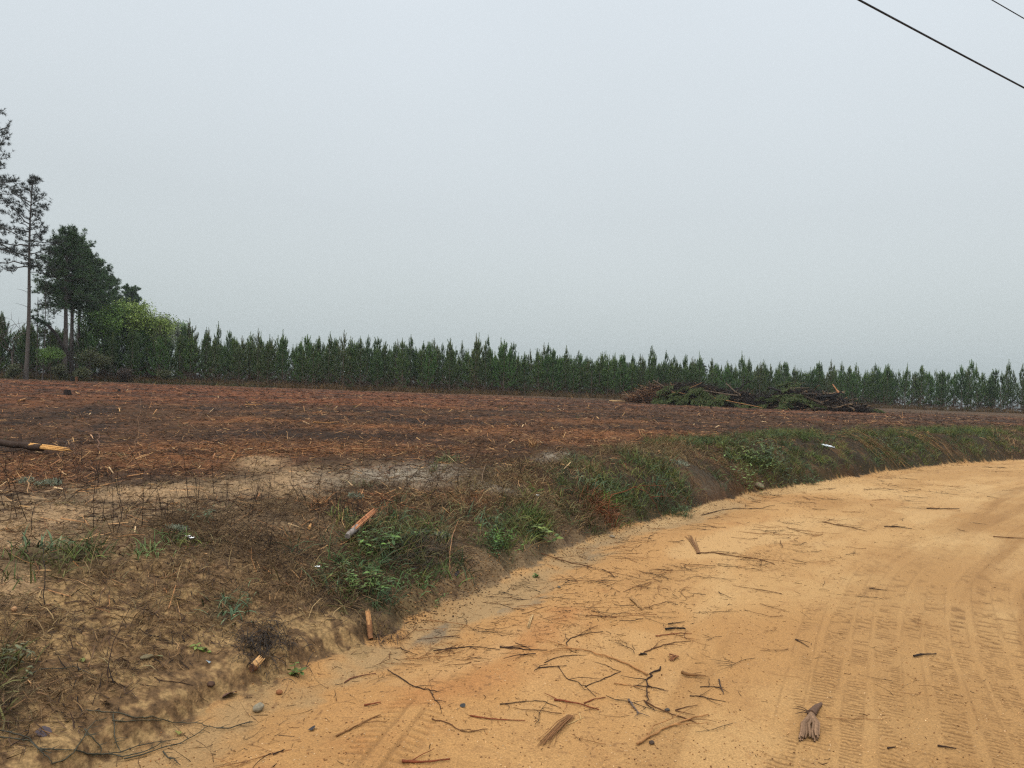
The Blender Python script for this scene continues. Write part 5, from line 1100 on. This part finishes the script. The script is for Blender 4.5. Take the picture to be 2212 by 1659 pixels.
# crumpled plastic bottle on the right bank
g = G(*m4((625, 392))[0]); root = bpy.data.objects.new('plastic_bottle', None); COLL.objects.link(root); root.location = (g.x, g.y, g.z+.05); root.scale = (.8,)*3; root.rotation_euler = (0, R(8), R(-35))
tag(root, 'crushed clear plastic bottle caught in the grass of the right bank', 'bottle')
mp2 = bpy.data.materials.new('clear_plastic'); mp2.use_nodes = True; b_ = mp2.node_tree.nodes['Principled BSDF']; b_.inputs['Base Color'].default_value = (.36, .42, .45, 1); b_.inputs['Roughness'].default_value = .15; b_.inputs['Transmission Weight'].default_value = .35
mb = MB(); k = 16; xs = np.linspace(-.15, .15, k); prof = np.array([.03, .05, .052, .048, .053, .044, .05, .053, .05, .045, .052, .05, .04, .026, .016, .016]); V, Fq = path_tube(np.stack([xs, .008*np.sin(xs*40), .004*np.cos(xs*60)], -1), prof, 14); V[:, 2] *= .62; mb.add(V, Fq, (1, 1, 1)); put('body', mb.mesh('bottle_body', mp2, True), root)
mb = MB(); cap_cone([(.15, .008*math.sin(6), 0), (.172, .008*math.sin(6), 0)], [.019, .019], 14, alb(200, 205, 210), mb); put('cap', mb.mesh('bottle_cap', M_LEAF), root)
# dead leaves
for k_, (uv, sz, c_, lb) in enumerate([(q1_((415, 1375))[0], .035, alb(70, 56, 62), 'dark purplish dead leaf lying upright in the left litter'), (q1_((825, 1135))[0], .025, alb(72, 44, 34), 'dark red-brown dead leaf by the vines'), (q1_((1790, 1090))[0], .04, alb(108, 74, 66), 'purplish dead leaf on the gutter sand below the root mass'),
        (q1_((670, 810))[0], .022, alb(112, 116, 50), 'olive leaf in the left litter'), (q1_((1235, 765))[0], .024, alb(150, 170, 120), 'pale green fallen leaf beside the flat mossy stone'), (q1_((1670, 800))[0], .018, alb(150, 166, 172), 'pale bluish scrap near the two-leaved sprout'),
        (m2((1660, 1420))[0], .05, alb(44, 40, 40), 'black charred leaf heap at the bank toe by the hooked stem'), (q2_((440, 1400))[0], .022, alb(52, 46, 46), 'small black scrap on the lower left sand'), (q1_((1425, 1365))[0], .022, alb(128, 124, 52), 'yellowish leaf standing on the vine'), (q2_((1545, 1228))[0], .018, alb(48, 46, 42), 'black scrap at mid road left of the scatter')]):
    g = np.array(G(*uv)); r = np.random.default_rng(500+k_); C = arcs(np.array([[0, 0, .006]]), np.array([r.uniform(0, 6.28)]), np.array([.5]), np.array([sz*2]), np.array([-1.0]), 6)
    V, Fq = ribbons(C, (sz*np.array([.1, .6, .8, .7, .4, .03]))[None], np.array([.4])); mb = MB(); mb.add(V+r.normal(0, sz*.05, V.shape), Fq, c_); tag(put('fallen_leaf', mb.mesh('fallen_leaf', M_LEAF), loc=g), lb, 'leaf')

# black burnt stems standing in the verge and near field
SM = []
for k_ in range(8):
    r = np.random.default_rng(600+k_); mb = MB()
    for q in range(int(r.integers(1, 4))):
        cl = arcs(np.array([[r.normal(0, .02), r.normal(0, .02), -.02]]), np.array([r.uniform(0, 6.28)]), np.array([r.uniform(1.1, 1.55)]), np.array([r.uniform(.16, .42)]), np.array([r.normal(0, .25)]), 6)[0]
        V, Fq = path_tube(cl, np.linspace(.0034, .0016, 6), 4); mb.add(V, Fq, alb(46, 36, 32))
        if r.random() < .6:
            c3 = arcs(cl[3][None], np.array([r.uniform(0, 6.28)]), np.array([1.0]), np.array([.1]), np.array([.2]), 4)[0]; V, Fq = path_tube(c3, [.002, .0018, .0015, .001], 3); mb.add(V, Fq, alb(46, 36, 32))
    SM.append(mb.mesh('burnt_stem', M_BARK))
placed = 0; r = np.random.default_rng(77)
for _ in range(9000):
    if placed >= 150: break
    u, v = r.uniform(0, 1500), r.uniform(985, 1330)
    w = math.exp(-((v-1085-(.06*(u-700)))/70)**2)*(1 if u < 1000 else .45)
    if v > 1200: w *= .5
    if r.random() > w: continue
    g = G(u, v); s, a = footdist(g.x, g.y)
    if s[0] < .5: continue
    near = v > 1150
    if u > 1000: lab, gp = 'thin dark burnt stem standing in the verge behind the middle bank', 'burnt stems behind the middle bank'
    elif near: lab, gp = 'thin dark burnt stem standing among the near left verge grass', 'burnt stems in the near left verge'
    elif u < 330: lab, gp = 'thin black burnt stem standing below the fallen log at the far left', 'burnt stems below the fallen log'
    elif v < 1050: lab, gp = 'thin black burnt stem at the upper edge of the grey sand, by the straw', 'burnt stems at the upper edge of the grey sand'
    elif u < 650: lab, gp = 'thin black burnt stem on the grey sandy ground right of the lichen cushion', 'burnt stems on the grey sandy ground'
    else: lab, gp = 'thin black burnt stem between the pale sand patch and the green weeds', 'burnt stems between the pale sand and the weeds'
    tag(put('burnt_stem', SM[int(r.integers(0, 8))], loc=g, rot=(r.normal(0, .08), r.normal(0, .08), r.uniform(0, 6.28)), scale=r.uniform(.55, 1.0)), lab, 'burnt stem', gp); placed += 1

# ------------------------------------------------------------------ the long brush pile
g0 = G(1362, 869); g1 = G(1880, 891); PA = np.array([g0.x, g0.y]); PB = np.array([g1.x, g1.y]); PDv = PB-PA; PL = np.hypot(*PDv); PDv = PDv/PL; PN2 = np.array([-PDv[1], PDv[0]])
HP = [(0, .5), (.04, 1.2), (.1, 2.0), (.2, 2.15), (.3, 2.35), (.4, 1.9), (.5, 1.45), (.58, 1.1), (.66, 1.7), (.73, 2.4), (.8, 2.0), (.88, 1.6), (.91, 1.0), (.97, .6), (1, .2)]
def ph(f): return np.interp(f, [q[0] for q in HP], [q[1] for q in HP])
def pp_(f, n, z): x, y = PA+PDv*f*PL+PN2*n; return np.array([x, y, h1(x, y)+z])
print('pile', g0, g1, PL)
rp = np.random.default_rng(23)
# fill of small brush
mb = MB(); n = 12000; f = rp.random(n); f = np.where((f > .6) & (rp.random(n) < .6), rp.uniform(0, .6, n), f); hh = ph(f); nn_ = rp.uniform(-1, 1, n)*1.5; z = hh*np.maximum(0, 1-(nn_/1.75)**2)*np.sqrt(rp.random(n))*.95
X_ = PA[0]+PDv[0]*f*PL+PN2[0]*nn_; Y_ = PA[1]+PDv[1]*f*PL+PN2[1]*nn_; base = np.stack([X_, Y_, H(X_, Y_)+z], -1)
C = arcs(base, rp.normal(math.atan2(PDv[1], PDv[0]), .8, n)+(rp.random(n) < .5)*math.pi, rp.normal(.05, .35, n), rp.uniform(.3, 1.3, n), rp.normal(-.2, .4, n), 4, rp.normal(0, .4, n))
V, Fq = tubes(C, rp.uniform(.008, .028, (n, 1))*np.array([[1, .9, .7, .4]]), 3)
cc = np.where((f < .17)[:, None], pick([alb(132, 94, 68), alb(100, 70, 52), alb(60, 46, 38), alb(52, 42, 36), alb(180, 140, 106)], n, rp), pick([alb(44, 38, 36), alb(58, 48, 42), alb(80, 66, 54), alb(34, 32, 32)], n, rp)); mb.add(V, Fq, np.repeat(cc, 12, 0))
tag(put('brush', mb.mesh('brush', M_BARK)), 'small dark twigs and brush filling the long heap in the field', 'brush', kind='stuff')
# logs: a few built, then copied
LG = []
for k_ in range(8):
    r = np.random.default_rng(700+k_); mb = MB(); l = r.uniform(1.6, 3.4); k = 8; xs = np.linspace(-l/2, l/2, k); rad = r.uniform(.05, .11)
    pts = np.stack([xs, r.normal(0, .04, k)+.1*np.sin(xs+k_), r.normal(0, .03, k)], -1); col = [alb(46, 42, 40), alb(104, 88, 72), alb(134, 112, 88), alb(62, 54, 48)][k_ % 4]
    cap_cone(pts, rad*np.linspace(1, .5, k), 7, col, mb, alb(150, 116, 80))
    for q in range(4):
        cl = arcs(pts[r.integers(2, k)][None], np.array([r.uniform(-1.2, 1.2)]), np.array([r.uniform(-.4, 1.0)]), np.array([r.uniform(.3, .9)]), np.array([.3]), 4)[0]; V, Fq = path_tube(cl, [rad*.35, rad*.3, rad*.2, rad*.1], 4); mb.add(V, Fq, col)
    LG.append(mb.mesh('pile_log', M_BARK, True))
azp = math.atan2(PDv[1], PDv[0])
for q in range(110):
    if q < 62: f = rp.uniform(.62, .97)
    elif q < 86: f = rp.uniform(.02, .5)
    else: f = rp.uniform(.4, .75)
    n_ = rp.uniform(-1.5, .5); z = ph(f)*max(0, 1-(n_/1.9)**2)*rp.uniform(.05, 1.0)
    lab, gp = (('dark log stacked in the high right-hand part of the brush pile', 'logs in the right part of the brush pile') if f > .6 else
               ('dark branch heaped in the left-hand part of the brush pile', 'branches in the left part of the brush pile') if f < .35 else ('dark branch lying across the low middle of the brush pile', 'branches in the middle of the brush pile'))
    o = put('log' if f > .6 else 'branch', LG[int(rp.integers(0, 8))], loc=pp_(f, n_, z+.05), rot=(rp.normal(0, .1), rp.normal(.06 if f > .75 else 0, .24), azp+rp.normal(0, .5)+(math.pi if rp.random() < .5 else 0)), scale=rp.uniform(.6, 1.2))
    tag(o, lab, 'log' if f > .6 else 'branch', gp)
# green pine boughs thrown on the front
BG_ = []
PB_ = [alb(112, 126, 70), alb(88, 108, 62), alb(136, 144, 88), alb(72, 92, 56)]
for k_ in range(6):
    r = np.random.default_rng(800+k_); st = MB(); nd = MB(); k = 10; l = r.uniform(1.8, 2.6); xs = np.linspace(0, l, k); ax = np.stack([xs, .06*np.sin(xs*2+k_), -.04*xs*xs], -1)
    V, Fq = path_tube(ax, np.linspace(.03, .008, k), 5); st.add(V, Fq, alb(92, 76, 52)); C = []; D = []
    for q in range(34):
        fr = r.uniform(.15, 1)*(k-1); i0 = min(int(fr), k-2); p = ax[i0]+(ax[i0+1]-ax[i0])*(fr-i0); sg = r.choice([-1, 1]); lt = .75*(1.1-fr/(k-1)*.7)
        cl = arcs(p[None], np.array([sg*r.uniform(.4, .9)]), np.array([r.uniform(-.4, .5)]), np.array([lt]), np.array([-.5]), 5)[0]; V, Fq = path_tube(cl, [.008, .007, .006, .005, .004], 3); st.add(V, Fq, alb(92, 80, 52))
        for t in np.linspace(.15, 1, 9): 
            j = min(int(t*4), 3); C.append(cl[j]+(cl[j+1]-cl[j])*(t*4-j)); D.append(nrm(cl[j+1]-cl[j]))
    V, Ft, n = needles(np.array(C), np.array(D), 9, .20, .012, .38, r); nd.add(V, Ft, ncol(n, r, PB_))
    BG_.append((st.mesh('bough_stem', M_BARK), nd.mesh('bough_needles', M_NEEDLE)))
def bough(f, n_, z, az, tilt, k_, lab, gp, sc):
    o = bpy.data.objects.new('pine_bough', None); COLL.objects.link(o); o.location = pp_(f, n_, z); o.rotation_euler = (rp.normal(0, .3), tilt, az); o.scale = (sc,)*3
    tag(o, lab, 'pine bough', gp); put('stem', BG_[k_][0], o); put('needles', BG_[k_][1], o)
for q in range(46):
    f = rp.beta(1.6, 2.2)*.42+.15; n_ = rp.uniform(-1.9, -.6); z = ph(f)*max(.05, 1-(abs(n_)/2.1)**2)*rp.uniform(.4, 1.05)+.15
    bough(f, n_, z, azp+math.pi+rp.normal(.35, .45) if rp.random() < .75 else azp+rp.normal(-.6, .5), rp.uniform(.1, .55), q % 6, 'green pine bough draped over the left half of the brush pile', 'green boughs on the left half of the pile', rp.uniform(.7, 1.05))
for q in range(24):
    f = rp.uniform(.60, .76); n_ = rp.uniform(-1.8, -.2); z = ph(f)*max(.05, 1-(abs(n_)/2.1)**2)*rp.uniform(.4, 1.1)+.15
    bough(f, n_, z, azp+(math.pi if rp.random() < .5 else 0)+rp.normal(0, .6)*(-1), rp.uniform(0, .5), q % 6, 'olive pine bough hanging on the middle hump of the brush pile', 'olive boughs on the middle hump of the pile', rp.uniform(.6, .95))
for q in range(5):
    bough(rp.uniform(.94, .99), rp.uniform(-.8, 0), .3, azp+rp.normal(0, .4), rp.uniform(0, .3), q % 6, 'green bough trailing off the right end of the brush pile', 'boughs at the right end of the pile', .6)
for q in range(5):
    bough(rp.uniform(.03, .08), rp.uniform(-1, 0), .4, azp+math.pi+rp.normal(0, .4), rp.uniform(0, .3), q % 6, 'dull green bough at the left end of the brush pile', 'boughs at the left end of the pile', .55)
for q in range(34):
    f = rp.uniform(.04, .9); n_ = rp.uniform(-1.3, .3); z = ph(f)*max(0, 1-(n_/1.9)**2)*.85
    o = put('snag', LG[int(rp.integers(0, 8))], loc=pp_(f, n_, z), rot=(rp.normal(0, .3), -rp.uniform(.3, 1.2)*rp.choice([-1, 1]), azp+rp.normal(0, .8)), scale=(rp.uniform(.25, .5), rp.uniform(.3, .5), rp.uniform(.3, .5)))
    tag(o, 'broken dark limb poking up from the '+('left' if f < .35 else 'middle' if f < .6 else 'right')+' part of the brush pile', 'limb', 'limbs poking from the '+('left' if f < .35 else 'middle' if f < .6 else 'right')+' part of the pile')
def hp(name, pts, r_, c_, lb, cat='log', sd_=0, mat=None): 
    P0 = np.array(pts[0]); me = stick_mesh(name, [np.array(p)-P0 for p in pts], r_, c_, 7, None, sd_, mat, .004); tag(put(name, me, loc=P0), lb, cat)
hp('split_plank', [pp_(.885, -.8, 1.6), pp_(.872, -.8, 2.0), pp_(.86, -.8, 2.35)], .10, alb(196, 140, 98), 'bright orange split wood sticking up from the right hump of the pile', 'split log', 1, M_WOOD)
hp('charred_log', [pp_(.80, -.9, 1.2), pp_(.86, -.9, 1.3), pp_(.895, -.9, 1.75)], .14, alb(34, 32, 32), 'black charred log end turned up beside the orange split wood', 'log', 2)
hp('branch', [pp_(.28, -1.0, 1.6), pp_(.33, -1.0, 2.1), pp_(.335, -1.0, 2.25)], .03, TAN, 'pale thin stake poking up over the green boughs', 'branch', 3)
hp('branch', [pp_(.52, -.6, .6), pp_(.50, -.6, 1.3), pp_(.515, -.6, 2.0)], .035, BK, 'black upright pole in the low saddle of the pile', 'branch', 4)
hp('branch', [pp_(.40, -.4, 1.0), pp_(.41, -.4, 1.7), pp_(.43, -.4, 2.3)], .05, BK, 'crooked black snag rising right of the green boughs', 'branch', 5)
hp('log', [pp_(.40, -2.0, .8), pp_(.50, -2.1, .45), pp_(.60, -2.3, .08)], .05, TAN, 'long pale pole leaning down the front middle of the pile', 'log', 6, M_WOOD)
hp('branch', [pp_(.70, -1.2, 1.95), pp_(.76, -1.2, 2.0), pp_(.775, -1.2, 2.02)], .035, alb(120, 104, 88), 'grey pole lying level on top of the right hump', 'branch', 7)
hp('branch', [pp_(.76, -.8, 1.6), pp_(.765, -.8, 2.2), pp_(.79, -.8, 2.5)], .03, BK, 'thin black twig standing on the right hump', 'branch', 8)
hp('branch', [pp_(.14, -1.4, .3), pp_(.15, -1.4, .9), pp_(.17, -1.4, 1.3)], .04, alb(120, 92, 74), 'brown forked branch upright in the reddish left end', 'branch', 9)
hp('branch', [pp_(.16, -.8, 1.4), pp_(.20, -.8, 1.9), pp_(.195, -.8, 2.2)], .03, alb(186, 146, 108), 'pale crooked branch on top of the reddish left end', 'branch', 10)
hp('log', [pp_(-.09, -.8, .1), pp_(-.04, -.8, .12), pp_(.02, -.8, .14)], .07, alb(206, 168, 116), 'pale yellowish log at the very left foot of the pile', 'log', 11, M_WOOD)
hp('branch', [pp_(-.04, -.2, .8), pp_(.0, -.2, .8), pp_(.04, -.2, .82)], .04, alb(150, 126, 104), 'grey pole jutting left from the left end of the pile', 'branch', 12)
hp('branch', [pp_(.21, -1.5, 1.2), pp_(.25, -1.5, 1.15), pp_(.28, -1.5, 1.0)], .035, TAN, 'tan stick lying between the reddish brush and the green boughs', 'branch', 13)

# ------------------------------------------------------------------ overhead cables
def cable(name, a, b, height, r, label, sag=.35):
    pts = []
    for (u, v) in (a, b):
        d = ray(u, v); t = (height-EYE)/d[2]; pts.append(np.array([0, 0, EYE])+d*t)
    d = pts[1]-pts[0]; d[2] = 0; dn = d/np.linalg.norm(d); c = (pts[0]+pts[1])/2
    k = 60; s_ = np.linspace(-32, 42, k); line = c[None]+dn[None]*s_[:, None]; line[:, 2] = height+(s_**2)*.00045*1
    V, Fq = path_tube(line, np.full(k, r), 8); mb = MB(); mb.add(V, Fq, alb(34, 38, 46)); tag(put(name, mb.mesh(name, M_CABLE, True)), label, 'cable')
M_CABLE = material('cable_rubber', (8.0, .1), .6, spec=.4)
cable('power_cable', (1855, 0), (2212, 190), 8.2, .017, 'thick black overhead cable slanting across the top right corner')
cable('power_cable', (2143, 0), (2212, 40), 9.6, .010, 'thin overhead wire clipping the top right corner above the thick one')

# ------------------------------------------------------------------ misty air
def haze(dens):
    import bmesh
    me = bpy.data.meshes.new('haze'); bm = bmesh.new(); bmesh.ops.create_cube(bm, size=1); bm.to_mesh(me); bm.free()
    zt, zb = 34.0, -13.5
    o = put('haze', me, loc=(0, 0, (zt+zb)/2), scale=(1100, 1100, zt-zb)); m = bpy.data.materials.new('haze_air'); m.use_nodes = True; nt = m.node_tree; nt.nodes.clear()
    v = nt.nodes.new('ShaderNodeVolumePrincipled'); out = nt.nodes.new('ShaderNodeOutputMaterial'); v.inputs['Density'].default_value = dens; v.inputs['Color'].default_value = (.86, .93, 1.0, 1); v.inputs['Anisotropy'].default_value = .2
    nt.links.new(v.outputs[0], out.inputs['Volume']); me.materials.append(m); tag(o, 'thin damp mist in the air over the whole field', 'mist', kind='stuff')
HAZE = 0.00022
if HAZE: haze(HAZE)
